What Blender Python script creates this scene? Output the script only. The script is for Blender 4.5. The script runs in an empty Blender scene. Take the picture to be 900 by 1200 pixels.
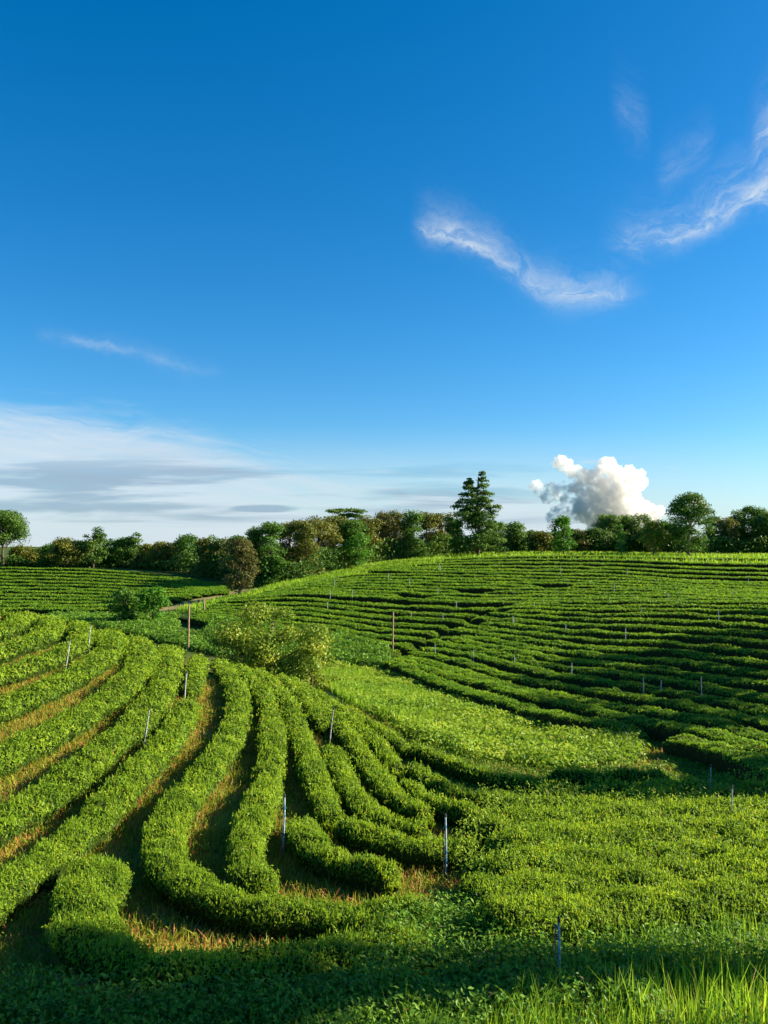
import bpy, math, random
import numpy as np

random.seed(7)
rng = np.random.default_rng(11)
scene = bpy.context.scene
col = scene.collection
R = math.radians

# ------------------------------------------------------------------ camera
F_PX, CX, CY, HOR = 1000.0, 450.0, 600.0, 640.0       # measured on the 900 x 1200 photograph
PITCH = math.atan((HOR - CY) / F_PX)
cd = bpy.data.cameras.new('camera'); cam = bpy.data.objects.new('camera', cd); col.objects.link(cam)
cam.location = (0, 0, 0); cam.rotation_euler = (R(90) + PITCH, 0, 0)
cd.sensor_fit = 'VERTICAL'; cd.sensor_height = 24; cd.lens = 24 * F_PX / 1200
cd.clip_start = 0.05; cd.clip_end = 20000
scene.camera = cam
CP, SP = math.cos(PITCH), math.sin(PITCH)

# ------------------------------------------------------------------ sun, sky, exposure
SUN_AZ, SUN_EL = R(8), R(25)        # azimuth counted from +X towards +Y
sd = bpy.data.lights.new('sun', 'SUN'); sd.energy = 4.0; sd.angle = R(0.5); sd.color = (1.0, 0.88, 0.66)
sun = bpy.data.objects.new('sun', sd); col.objects.link(sun)
sun.rotation_euler = (R(90) - SUN_EL, 0, R(90) + SUN_AZ)
sun.location = (60, 20, 60)
scene.view_settings.view_transform = 'Standard'
scene.view_settings.look = 'None'
scene.view_settings.gamma = 1.0
scene.view_settings.use_curve_mapping = False
EXPO = 1.82
scene.view_settings.exposure = EXPO
scene.cycles.max_bounces = 12
scene.cycles.volume_bounces = 10
scene.cycles.diffuse_bounces = 3
scene.cycles.transmission_bounces = 4
scene.cycles.transparent_max_bounces = 8
scene.cycles.use_denoising = True

world = bpy.data.worlds.new('World'); scene.world = world; world.use_nodes = True
wt = world.node_tree; wt.nodes.clear()


class S:
    """a tiny expression wrapper: sockets that can be added, multiplied and clamped"""
    tree = wt

    def __init__(self, s): self.s = s

    @staticmethod
    def op(kind, *a, clamp=False):
        n = S.tree.nodes.new('ShaderNodeMath'); n.operation = kind; n.use_clamp = clamp
        for i, v in enumerate(a):
            if isinstance(v, S): S.tree.links.new(v.s, n.inputs[i])
            else: n.inputs[i].default_value = float(v)
        return S(n.outputs[0])

    def __add__(s, o): return S.op('ADD', s, o)
    def __radd__(s, o): return S.op('ADD', s, o)
    def __sub__(s, o): return S.op('SUBTRACT', s, o)
    def __rsub__(s, o): return S.op('SUBTRACT', o, s)
    def __mul__(s, o): return S.op('MULTIPLY', s, o)
    def __rmul__(s, o): return S.op('MULTIPLY', s, o)
    def __truediv__(s, o): return S.op('DIVIDE', s, o)


def sstep(x, a, b):
    n = S.tree.nodes.new('ShaderNodeMapRange'); n.interpolation_type = 'SMOOTHSTEP'
    n.inputs['From Min'].default_value = a; n.inputs['From Max'].default_value = b
    S.tree.links.new(x.s, n.inputs['Value']); return S(n.outputs[0])


def curve(x, pts):
    n = S.tree.nodes.new('ShaderNodeFloatCurve'); c = n.mapping.curves[0]
    n.mapping.use_clip = False; n.mapping.extend = 'HORIZONTAL'
    while len(c.points) < len(pts): c.points.new(0.5, 0.5)
    for p, (a, b) in zip(c.points, pts): p.location = (a, b); p.handle_type = 'AUTO'
    n.mapping.update()
    S.tree.links.new(x.s, n.inputs['Value']); return S(n.outputs[0])


def comb(x, y, z=0.0):
    n = S.tree.nodes.new('ShaderNodeCombineXYZ')
    for i, v in enumerate((x, y, z)):
        if isinstance(v, S): S.tree.links.new(v.s, n.inputs[i])
        else: n.inputs[i].default_value = v
    return n.outputs[0]


def noise(vec, scale=1.0, detail=5, rough=0.55, dist=0.0):
    n = S.tree.nodes.new('ShaderNodeTexNoise'); n.inputs['Scale'].default_value = scale
    n.inputs['Detail'].default_value = detail; n.inputs['Roughness'].default_value = rough
    n.inputs['Distortion'].default_value = dist
    S.tree.links.new(vec, n.inputs['Vector']); return S(n.outputs['Fac'])


def mixc(fac, a, b):
    n = S.tree.nodes.new('ShaderNodeMix'); n.data_type = 'RGBA'; n.clamp_factor = True
    if isinstance(fac, S): S.tree.links.new(fac.s, n.inputs['Factor'])
    else: n.inputs['Factor'].default_value = fac
    for nm, v in (('A', a), ('B', b)):
        sock = [i for i in n.inputs if i.name == nm and i.type == 'RGBA'][0]
        if isinstance(v, (tuple, list)): sock.default_value = (*v, 1)
        else: S.tree.links.new(v, sock)
    return [o for o in n.outputs if o.type == 'RGBA'][0]


def build_sky():
    L = wt.links
    sky = wt.nodes.new('ShaderNodeTexSky'); sky.sky_type = 'NISHITA'; sky.sun_disc = False
    sky.sun_elevation = SUN_EL; sky.sun_rotation = R(90) - SUN_AZ
    sky.altitude = 300; sky.air_density = 1.0; sky.dust_density = 0.6; sky.ozone_density = 2.0
    hs = wt.nodes.new('ShaderNodeHueSaturation'); hs.inputs['Saturation'].default_value = 1.28
    hs.inputs['Value'].default_value = SKY_VAL
    tint = wt.nodes.new('ShaderNodeMix'); tint.data_type = 'RGBA'; tint.blend_type = 'MULTIPLY'; tint.inputs['Factor'].default_value = 1.0
    L.new(sky.outputs[0], tint.inputs[6]); tint.inputs[7].default_value = (*SKY_TINT, 1)
    L.new(tint.outputs[2], hs.inputs['Color'])
    g = wt.nodes.new('ShaderNodeNewGeometry')
    tc = wt.nodes.new('ShaderNodeTexCoord')
    sp = wt.nodes.new('ShaderNodeSeparateXYZ'); L.new(tc.outputs['Generated'], sp.inputs[0])
    x, y, z = (S(o) for o in sp.outputs)
    yy = S.op('MAXIMUM', y, 0.05)
    # directions on a plane one unit ahead to the north: u to the east, v upward (0..1 after scaling)
    u = x / yy * 1.0 + 0.5            # 0.05 .. 0.95 is the picture
    v = z / yy                        # 0 horizon .. 0.64 top
    ahead = sstep(y, 0.1, 0.3)
    fine = noise(comb(u * 9, v * 26), 1.0, 7, 0.62, 0.4)
    warp = (noise(comb(u, v), 6.0, 4, 0.55) - 0.5)
    warp2 = (noise(comb(u, v, 4.3), 18.0, 5, 0.6) - 0.5)
    def P(px, py): return ((px - 450) / 1000 + 0.5, (HOR - py) / 1000)
    total = None

    def add(m):
        nonlocal total
        total = m if total is None else S.op('MAXIMUM', total, m)

    def stroke(pts, amps, wup, wdn, gain=1.0, wk=0.02):
        """a wisp of cirrus along a curve; wup / wdn the softness above and below"""
        uu = u
        vc = curve(uu, [P(*p) for p in pts])
        am = curve(uu, [(P(p, 0)[0], a) for p, a in amps])
        am = S.op('MAXIMUM', am, 0.0) * sstep(u, P(amps[0][0], 0)[0], P(amps[0][0] + 25, 0)[0]) * sstep(u, P(amps[-1][0], 0)[0], P(amps[-1][0] - 25, 0)[0])
        d = v + warp * wk * 2.0 + warp2 * wk - vc
        up = S.op('MAXIMUM', d, 0.0) / wup
        dn = S.op('MAXIMUM', 0.0 - d, 0.0) / wdn
        q = up * up + dn * dn
        body = S.op('EXPONENT', S.op('POWER', q + 0.0001, 0.62) * -1.15)
        tex = sstep(noise(comb(u * 16 + warp * 3.0, d * 42 / (wk * 20 + 0.6) + warp2 * 2.0, v * 12), 1.0, 7, 0.68, 0.5), 0.32, 0.74)
        return S.op('MULTIPLY', body * am * gain, tex * 0.9 + 0.12, clamp=True)

    add(stroke([(400, 235), (480, 258), (530, 270), (570, 290), (620, 325), (680, 345), (760, 340), (900, 330)],
               [(440, 0), (478, 0), (515, 1.1), (560, .95), (620, .85), (670, .95), (730, .6), (775, 0), (850, 0)], .020, .010))
    add(stroke([(600, 250), (700, 288), (760, 286), (800, 276), (850, 248), (900, 215), (960, 170)],
               [(640, 0), (695, 0), (745, .7), (800, .9), (850, 1.0), (900, 1.2), (960, 1.2)], .030, .010))
    add(stroke([(760, 250), (800, 238), (850, 228), (900, 225), (960, 215)],
               [(760, 0), (800, .12), (850, .42), (900, .75), (960, .8)], .014, .012))
    add(stroke([(860, 260), (880, 190), (900, 155), (930, 120)], [(868, 0), (890, .35), (905, .75), (950, .8)], .03, .03))
    add(stroke([(700, 90), (735, 118), (755, 135), (800, 150)], [(715, 0), (735, .25), (755, .25), (775, 0)], .03, .02))
    add(stroke([(760, 210), (790, 190), (830, 165), (860, 150)], [(765, 0), (800, .26), (830, .22), (855, 0)], .02, .02))
    add(stroke([(0, 380), (80, 400), (150, 412), (250, 436), (300, 450)], [(30, 0), (90, .26), (160, .24), (230, .14), (270, 0)], .008, .008))
    # the broad bright veil low on the left
    top = curve(u, [P(-60, 462), P(0, 462), P(100, 470), P(200, 492), P(300, 520), P(420, 545), P(540, 546), P(640, 556), P(720, 574), P(900, 615)])
    st = noise(comb(u * 5 + v * 6, v * 34 + u * 5 + warp * 2.0), 1.0, 7, 0.6, 0.5)
    st2 = noise(comb(u * 14 + v * 10, v * 110 + u * 10, 2.0), 1.0, 5, 0.55, 0.4)
    dd = (top - v) + (st - 0.5) * 0.09 + (st2 - 0.5) * 0.02
    veil = sstep(dd, -0.012, 0.055) * (sstep(u, 1.02, 0.70)) * (0.60 + 0.42 * st + 0.34 * (st2 - 0.5))
    add(veil)
    # level streaks round the tall cloud
    for pts, amps in (([(590, 546), (640, 546), (700, 540), (765, 532)], [(560, 0), (600, .28), (650, .4), (700, .65), (755, .6), (770, 0)]),
                      ([(700, 552), (760, 548), (800, 548), (845, 548)], [(690, 0), (730, .5), (800, .5), (846, 0)]),
                      ([(480, 552), (520, 552), (560, 554), (600, 560)], [(470, 0), (510, .5), (545, .3), (600, 0)])):
        add(stroke(pts, amps, .005, .005, 1.0, .004))
    # a pale band of thin cloud lies along the horizon
    low = sstep(v, 0.15, 0.0) * (0.50 + 0.45 * st) * sstep(u, 1.6, 0.4)
    add(S.op('MINIMUM', low * 1.25, 0.9))
    streak = sstep(v, 0.13, 0.07) * sstep(noise(comb(u * 4.5 + warp, v * 75 + u * 4, 5.0), 1.0, 5, 0.6, 0.3), 0.50, 0.72) * sstep(u, 1.05, 0.7)
    add(streak * 0.6)
    k = 1.0 / (SKY_STR * 2 ** EXPO)
    white = tuple(c * k for c in (0.69, 0.79, 0.88))
    grey = tuple(c * k for c in (0.30, 0.42, 0.57))
    # thicker, greyer layers in the lower half of the veil
    gl = sstep(noise(comb(u * 3.2, v * 42 + 3.0, 7.0), 1.0, 5, 0.55, 0.3), 0.46, 0.62) * sstep(v, 0.012, 0.04) * sstep(v, 0.125, 0.08) * sstep(u, 0.78, 0.62)
    lu = (u - P(305, 0)[0]) / 0.055; lv = (v - P(0, 596)[1]) / 0.0055
    lens = 1.0 - lu * lu - lv * lv
    lens = sstep(lens + warp2 * 0.9 + (st2 - 0.5) * 0.8, 0.0, 0.7)
    ccol = mixc(S.op('MAXIMUM', gl * 0.85, lens * 0.9), white, grey)
    m = S.op('MAXIMUM', total, lens * 0.8) * ahead
    out = mixc(S.op('MINIMUM', m, 0.93), hs.outputs[0], ccol)
    bg = wt.nodes.new('ShaderNodeBackground'); bg.inputs['Strength'].default_value = SKY_STR
    L.new(out, bg.inputs['Color'])
    o = wt.nodes.new('ShaderNodeOutputWorld'); L.new(bg.outputs[0], o.inputs['Surface'])


SKY_STR, SKY_VAL, SKY_TINT = 0.053, 0.88, (0.72, 0.92, 1.08)
build_sky()

# ------------------------------------------------------------------ helpers: pixels and ground


def pd(px, py, D):
    """the point at forward distance D behind pixel (px, py) of the photograph"""
    a = (px - CX) / F_PX; b = (CY - py) / F_PX
    dy = CP - b * SP; dz = SP + b * CP
    return (a * D / dy, D, dz * D / dy)


CTRL = [  # (px, py, distance) read off the photograph: the top of the vegetation
    (0, 1200, 8.3), (450, 1200, 8.2), (900, 1200, 8.0), (0, 1100, 10.5), (450, 1100, 10.8), (900, 1100, 10.5),
    (0, 1000, 15), (200, 1000, 15.5), (450, 1000, 15.5), (700, 1000, 16), (900, 1000, 15.6),
    (450, 940, 19), (700, 940, 20.2), (900, 940, 20),
    (150, 900, 20), (0, 900, 19), (300, 900, 21), (450, 900, 22.5), (600, 900, 25), (750, 900, 25.5), (900, 905, 25),
    (0, 850, 23), (150, 850, 24.3), (300, 850, 26), (430, 850, 28.5), (550, 850, 31), (700, 870, 29.5), (820, 870, 30), (900, 870, 29.6),
    (0, 800, 28), (150, 800, 29.5), (300, 800, 33), (400, 820, 34), (450, 800, 40), (550, 810, 42), (700, 830, 39), (900, 830, 37),
    (0, 757, 34), (120, 756, 36), (210, 762, 38), (260, 772, 38),
    (0, 703, 43), (80, 713, 43), (150, 735, 41), (330, 794, 36),
    (400, 790, 45), (225, 730, 76), (222, 752, 66), (460, 762, 60), (455, 780, 52),
    (500, 790, 49), (600, 800, 47), (700, 800, 46), (900, 800, 44),
    (400, 740, 73), (550, 740, 68), (700, 740, 64), (900, 740, 60),
    (300, 705, 90), (400, 700, 90), (550, 700, 87), (700, 700, 85), (900, 700, 82),
    (400, 676, 112), (550, 672, 112), (700, 672, 112), (900, 674, 110),
    (340, 682, 112), (450, 661, 130), (550, 652, 135), (620, 648, 140), (700, 648, 142), (800, 650, 142), (900, 651, 140),
    (290, 694, 103), (0, 712, 95), (120, 715, 92), (200, 714, 92), (0, 690, 115), (150, 690, 113), (250, 692, 110),
    (0, 662, 150), (120, 664, 148), (200, 671, 140), (270, 684, 128),
    (320, 802, 46), (200, 745, 70),
]
P3 = [pd(*c) for c in CTRL]
P3 += [  # ground the camera does not see: behind the near crest, beside and behind the view
    (-21, 50, -4.8), (-21, 58, -6.2), (-22, 68, -7.0), (-10, 46, -6.3), (-11, 56, -7.4), (-35, 60, -5.6),
    (-38, 30, -3.6), (-48, 48, -2.8), (-60, 70, -4.5), (-25, 12, -5.2), (-45, 5, -5.0), (-80, 40, -3.5),
    (0, -1.0, -1.75), (-6, 0, -2.4), (6, 0, -2.4), (0, 3, -3.2), (-4, 4, -3.8), (4, 4, -3.8), (14, 6, -4.6), (-14, 6, -4.9),
    (0, -20, -3), (30, 12, -5.0), (28, 25, -6.0), (34, 36, -6.3), (45, 60, -5.2), (60, 90, -3.6), (90, 140, -1.2), (80, 40, -4.5), (70, 0, -4),
    (0, 175, -2.2), (60, 175, -1.6), (-60, 175, -4.2), (0, 260, -4), (120, 240, -4), (-130, 240, -6), (-90, 120, -5.5), (-120, 60, -4),
    (-200, -40, -6), (200, -60, -6), (-300, 150, -6), (300, 150, -5), (0, 420, -6), (300, 420, -6), (-300, 420, -7), (0, -150, -6),
]
P3 = np.array(P3)


class TPS:
    def __init__(s, P, lam=0.02):
        s.c = P[:, :2].copy(); s.k = 60.0
        A = s.U(s.c, s.c) + lam * np.eye(len(P)); n = len(P)
        Q = np.c_[np.ones(n), s.c / s.k]
        M = np.block([[A, Q], [Q.T, np.zeros((3, 3))]])
        sol = np.linalg.solve(M, np.r_[P[:, 2], np.zeros(3)])
        s.w, s.a = sol[:n], sol[n:]

    def U(s, p, c):
        r2 = ((p[:, None, :] - c[None]) ** 2).sum(2) / s.k ** 2
        return 0.5 * r2 * np.log(np.maximum(r2, 1e-12))

    def __call__(s, X, Y):
        X = np.asarray(X, float); sh = X.shape
        p = np.c_[X.ravel(), np.asarray(Y, float).ravel()]
        out = np.empty(len(p))
        for i in range(0, len(p), 20000):
            q = p[i:i + 20000]
            out[i:i + 20000] = s.U(q, s.c) @ s.w + s.a[0] + (q / s.k) @ s.a[1:]
        return out.reshape(sh)


tps = TPS(P3)


def ss(x, a, b):
    t = np.clip((np.asarray(x, float) - a) / (b - a), 0, 1); return t * t * (3 - 2 * t)


_ph = rng.uniform(0, 6.28, (24,)); _dr = rng.uniform(0, 6.28, (24,)); _fr = rng.uniform(0.6, 1.7, (24,))


def wob(x, y, s=1.0, k=0):
    """smooth wobble, about -1..1, with wavelength near s"""
    o = 0
    for i in range(5):
        j = (i + k * 5) % 24
        f = 6.28 / s * _fr[j]
        o = o + np.sin(f * (x * math.cos(_dr[j]) + y * math.sin(_dr[j])) + _ph[j])
    return o / 3.2


def canopy(X, Y):
    z = tps(X, Y)
    r = np.hypot(X, Y)
    t = ss(r, 260, 420)
    return z * (1 - t) + (-6.0) * t


COVER = 0.75      # height of the tea above the soil


def cover(X, Y):
    # the cover thins to nothing at the camera's feet and beyond the fields
    r = np.hypot(X, Y)
    return COVER * ss(r, 3, 9) * (1 - 0.3 * ss(r, 100, 150))


def gz(X, Y):
    X = np.asarray(X, float); Y = np.asarray(Y, float)
    return canopy(X, Y) - cover(X, Y) + 0.05 * wob(X, Y, 3.0, 1) * ss(np.hypot(X, Y), 4, 8)


def hit(px, py, dmin=6.0, dmax=230.0, ground=False):
    """where the sight lines through the pixels first meet the land"""
    px = np.atleast_1d(np.asarray(px, float)); py = np.atleast_1d(np.asarray(py, float))
    D = np.exp(np.linspace(math.log(dmin), math.log(dmax), 700))
    a = (px - CX) / F_PX; b = (CY - py) / F_PX
    dy = CP - b * SP; dz = SP + b * CP
    X = (a / dy)[:, None] * D; Y = np.repeat(D[None], len(px), 0); Z = (dz / dy)[:, None] * D
    T = gz(X, Y) if ground else canopy(X, Y)
    g = Z - T
    out = []
    for i in range(len(px)):
        k = np.nonzero(g[i] < 0)[0]
        if len(k) and k[0] > 0:
            j = k[0]; t = g[i, j - 1] / (g[i, j - 1] - g[i, j]); d = D[j - 1] + t * (D[j] - D[j - 1])
        else:
            d = D[np.argmin(np.abs(g[i]))]
        out.append((a[i] / dy[i] * d, d))
    return np.array(out)


def catmull(P, ds):
    P = np.asarray(P, float)
    if len(P) == 2:
        n = max(2, int(np.linalg.norm(P[1] - P[0]) / ds)); return P[0] + (P[1] - P[0]) * np.linspace(0, 1, n)[:, None]
    Q = np.vstack([2 * P[0] - P[1], P, 2 * P[-1] - P[-2]]); out = []
    for i in range(1, len(Q) - 2):
        p0, p1, p2, p3 = Q[i - 1:i + 3]; t = np.linspace(0, 1, 24, endpoint=False)[:, None]
        out.append(0.5 * (2 * p1 + (p2 - p0) * t + (2 * p0 - 5 * p1 + 4 * p2 - p3) * t ** 2 + (3 * p1 - p0 - 3 * p2 + p3) * t ** 3))
    out = np.vstack(out + [P[-1:]])
    L = np.r_[0, np.cumsum(np.linalg.norm(np.diff(out, axis=0), axis=1))]
    n = max(3, int(L[-1] / ds) + 1); s = np.linspace(0, L[-1], n)
    return np.c_[np.interp(s, L, out[:, 0]), np.interp(s, L, out[:, 1])]


# ------------------------------------------------------------------ helpers: objects


def tag(o, label=None, cat=None, group=None, kind=None):
    if label: o['label'] = label
    if cat: o['category'] = cat
    if group: o['group'] = group
    if kind: o['kind'] = kind
    return o


class Q:
    """collects quads (numpy) and links them as ONE mesh object"""

    def __init__(s): s.v, s.f, s.m, s.r, s.n, s.sm = [], [], [], [], 0, []

    def add(s, v, f, mi=0, rnd=None, smooth=False):
        v = np.asarray(v, float).reshape(-1, 3); f = np.asarray(f, int).reshape(-1, 4)
        s.v.append(v); s.f.append(f + s.n); s.n += len(v)
        s.m.append(np.full(len(f), mi)); s.sm.append(np.full(len(f), smooth))
        s.r.append(np.full(len(f), 0.5) if rnd is None else rnd)
        return s

    def leaves(s, c, nrm, size, asp=0.45, mi=1, rnd=None, up=0.0, fold=0.16):
        """rhombic leaves: centres c, facing nrm, length size"""
        n = len(c)
        if n == 0: return s
        nrm = nrm / np.maximum(np.linalg.norm(nrm, axis=1, keepdims=True), 1e-6)
        t = rng.normal(size=(n, 3)); t[:, 2] += up * 2.0
        t -= (t * nrm).sum(1, keepdims=True) * nrm
        t /= np.maximum(np.linalg.norm(t, axis=1, keepdims=True), 1e-6)
        b = np.cross(nrm, t)
        L = (np.asarray(size) * np.ones(n))[:, None] / 2; W = L * asp
        v = np.stack([c - t * L, c + b * W + nrm * L * fold, c + t * L, c - b * W + nrm * L * fold], 1).reshape(-1, 3)
        f = np.arange(4 * n).reshape(-1, 4)
        return s.add(v, f, mi, rng.random(n) if rnd is None else rnd)

    def tube(s, pts, rad, seg=6, mi=0, smooth=True):
        pts = np.asarray(pts, float); rad = np.asarray(rad, float) * np.ones(len(pts)); n = len(pts)
        tg = np.gradient(pts, axis=0); tg /= np.maximum(np.linalg.norm(tg, axis=1, keepdims=True), 1e-9)
        ref = np.where(np.abs(tg[:, 2:3]) > 0.9, np.array([[1., 0, 0]]), np.array([[0, 0, 1.]]))
        a = np.cross(tg, ref); a /= np.maximum(np.linalg.norm(a, axis=1, keepdims=True), 1e-9); b = np.cross(tg, a)
        th = np.linspace(0, 2 * math.pi, seg, endpoint=False)
        v = pts[:, None] + rad[:, None, None] * (a[:, None] * np.cos(th)[None, :, None] + b[:, None] * np.sin(th)[None, :, None])
        i = np.arange(n - 1)[:, None] * seg; j = np.arange(seg)[None]; j2 = (j + 1) % seg
        f = np.stack([i + j, i + j2, i + seg + j2, i + seg + j], 2).reshape(-1, 4)
        s.add(v.reshape(-1, 3), f, mi, None, smooth)
        return s

    def build(s, name, mats, parent=None, loc=None):
        v = np.vstack(s.v); f = np.vstack(s.f).astype(np.int32)
        if loc is not None: v = v - np.asarray(loc)
        me = bpy.data.meshes.new(name)
        me.vertices.add(len(v)); me.vertices.foreach_set('co', v.ravel().astype(np.float32))
        me.loops.add(f.size); me.loops.foreach_set('vertex_index', f.ravel())
        me.polygons.add(len(f)); me.polygons.foreach_set('loop_start', np.arange(0, f.size, 4, dtype=np.int32))
        for m in (mats if isinstance(mats, (list, tuple)) else [mats]): me.materials.append(m)
        me.polygons.foreach_set('material_index', np.concatenate(s.m).astype(np.int32))
        me.polygons.foreach_set('use_smooth', np.concatenate(s.sm).astype(bool))
        at = me.attributes.new('rnd', 'FLOAT', 'FACE'); at.data.foreach_set('value', np.concatenate(s.r).astype(np.float32))
        me.update(calc_edges=True); me.validate()
        o = bpy.data.objects.new(name, me); col.objects.link(o)
        if loc is not None: o.location = loc
        if parent: o.parent = parent
        return o


def empty(name, loc, rz=0):
    o = bpy.data.objects.new(name, None); col.objects.link(o); o.location = loc; o.rotation_euler = (0, 0, rz)
    o.empty_display_size = 0.3; return o


def copy_tree(o, parent=None):
    c = o.copy(); col.objects.link(c); c.parent = parent
    for ch in list(o.children): copy_tree(ch, c)
    return c


# ------------------------------------------------------------------ materials
def new_mat(name):
    m = bpy.data.materials.new(name); m.use_nodes = True; m.node_tree.nodes.clear(); S.tree = m.node_tree
    return m


def finish(m, colsock, rough=0.6, trans=0.0, spec=0.3, bump=None, tcol=None):
    t = m.node_tree
    p = t.nodes.new('ShaderNodeBsdfPrincipled'); p.inputs['Roughness'].default_value = rough
    p.inputs['Specular IOR Level'].default_value = spec
    if isinstance(colsock, tuple): p.inputs['Base Color'].default_value = (*colsock, 1)
    else: t.links.new(colsock, p.inputs['Base Color'])
    if bump is not None:
        b = t.nodes.new('ShaderNodeBump'); b.inputs['Strength'].default_value = bump[1]; b.inputs['Distance'].default_value = bump[2]
        t.links.new(bump[0].s, b.inputs['Height']); t.links.new(b.outputs[0], p.inputs['Normal'])
    out = t.nodes.new('ShaderNodeOutputMaterial')
    if trans:
        tr = t.nodes.new('ShaderNodeBsdfTranslucent')
        if isinstance(colsock, tuple): tr.inputs[0].default_value = (*colsock, 1)
        else:
            hs = t.nodes.new('ShaderNodeHueSaturation'); hs.inputs['Hue'].default_value = 0.485; hs.inputs['Value'].default_value = 1.5
            t.links.new(colsock, hs.inputs['Color']); t.links.new(hs.outputs[0], tr.inputs[0])
        mx = t.nodes.new('ShaderNodeMixShader'); mx.inputs[0].default_value = trans
        t.links.new(p.outputs[0], mx.inputs[1]); t.links.new(tr.outputs[0], mx.inputs[2]); t.links.new(mx.outputs[0], out.inputs[0])
    else: t.links.new(p.outputs[0], out.inputs[0])
    return m


def wpos(): return S.tree.nodes.new('ShaderNodeNewGeometry').outputs['Position']


def attr(n='rnd'):
    a = S.tree.nodes.new('ShaderNodeAttribute'); a.attribute_name = n; return S(a.outputs['Fac'])


def leaf_mat(name, dark, mid, light, dry=None, trans=0.35, nscale=0.5, rough=0.5, dryat=0.965, patch=0.5, spec=0.16):
    m = new_mat(name); r = attr(); n = noise(wpos(), nscale, 3, 0.6)
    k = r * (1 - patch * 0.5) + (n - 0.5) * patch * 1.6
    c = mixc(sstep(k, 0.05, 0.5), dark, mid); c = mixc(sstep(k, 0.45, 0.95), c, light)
    if dry: c = mixc(sstep(S.op('FRACT', r * 17.31), dryat, dryat + 0.02), c, dry)
    return finish(m, c, rough, trans, spec)


def soil_mat():
    """the open ground: red brown soil, yellowed and green grass"""
    m = new_mat('soil and short grass'); P = wpos()
    a = noise(P, 0.35, 6, 0.65); b = noise(P, 2.3, 6, 0.7); c = noise(P, 14.0, 4, 0.7)
    k = a * 0.5 + b * 0.5
    d = noise(P, 38.0, 3, 0.7)
    cc = mixc(sstep(b * 0.6 + c * 0.4, 0.42, 0.58), (0.32, 0.15, 0.050), (0.42, 0.26, 0.060))
    cc = mixc(sstep(k, 0.42, 0.55), cc, (0.170, 0.210, 0.024))
    cc = mixc(sstep(c * 0.6 + d * 0.4, 0.52, 0.66), cc, (0.07, 0.060, 0.016))
    return finish(m, cc, 0.95, 0, 0.1, (c, 0.6, 0.06))


def far_soil_mat():
    m = new_mat('field grass'); P = wpos()
    a = noise(P, 0.12, 6, 0.65); c = noise(P, 3.0, 5, 0.7)
    cc = mixc(sstep(a, 0.45, 0.66), (0.050, 0.095, 0.012), (0.095, 0.080, 0.020))
    cc = mixc(sstep(c, 0.45, 0.7), cc, (0.030, 0.060, 0.008))
    return finish(m, cc, 0.95, 0, 0.1, (c, 0.6, 0.1))


M = {}
M['soil'] = soil_mat()
M['core'] = None
m = new_mat('tea twigs'); n_ = noise(wpos(), 9.0, 4, 0.7)
M['core'] = finish(m, mixc(sstep(n_, 0.45, 0.7), (0.022, 0.048, 0.008), (0.045, 0.040, 0.014)), 0.95, 0, 0.0, (n_, 0.8, 0.08))
M['core_far'] = finish(new_mat('tea stems'), mixc(sstep(noise(wpos(), 5.0, 4, 0.7), 0.4, 0.65), (0.024, 0.036, 0.010), (0.070, 0.048, 0.020)), 0.95, 0, 0.0)
M['tea'] = leaf_mat('tea leaf', (0.075, 0.155, 0.010), (0.190, 0.315, 0.016), (0.370, 0.470, 0.028), (0.34, 0.28, 0.04), 0.42, 1.3, dryat=.975, patch=0.75)
M['tea_far'] = leaf_mat('hill tea leaf', (0.055, 0.150, 0.010), (0.130, 0.280, 0.014), (0.270, 0.410, 0.020), (0.13, 0.12, 0.03), 0.38, 0.25, dryat=.985)
M['weed'] = leaf_mat('weed leaf', (0.080, 0.180, 0.014), (0.200, 0.330, 0.022), (0.400, 0.490, 0.045), (0.36, 0.32, 0.08), 0.35, 0.35, patch=0.8)
M['damp'] = leaf_mat('low weed leaf', (0.040, 0.120, 0.012), (0.090, 0.210, 0.017), (0.170, 0.310, 0.024), (0.12, 0.08, 0.03), 0.3, 1.2)
M['blade'] = leaf_mat('grass blade', (0.110, 0.250, 0.014), (0.220, 0.390, 0.020), (0.360, 0.500, 0.036), (0.30, 0.22, 0.09), 0.4, 0.8)
M['turf'] = leaf_mat('short turf', (0.110, 0.170, 0.016), (0.240, 0.290, 0.026), (0.440, 0.360, 0.050), (0.44, 0.19, 0.07), 0.35, 0.9, dryat=0.80)
M['straw'] = leaf_mat('dry straw', (0.14, 0.085, 0.06), (0.22, 0.14, 0.09), (0.32, 0.22, 0.14), None, 0.15, 1.0)
M['bark'] = finish(new_mat('bark'), mixc(sstep(noise(wpos(), 4.0, 4, 0.7), 0.35, 0.7), (0.05, 0.035, 0.022), (0.15, 0.115, 0.08)), 0.9, 0, 0.1)
M['pale_bark'] = finish(new_mat('pale bark'), mixc(sstep(noise(wpos(), 3.0, 4, 0.7), 0.35, 0.7), (0.14, 0.10, 0.07), (0.28, 0.21, 0.15)), 0.9, 0, 0.1)
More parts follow.
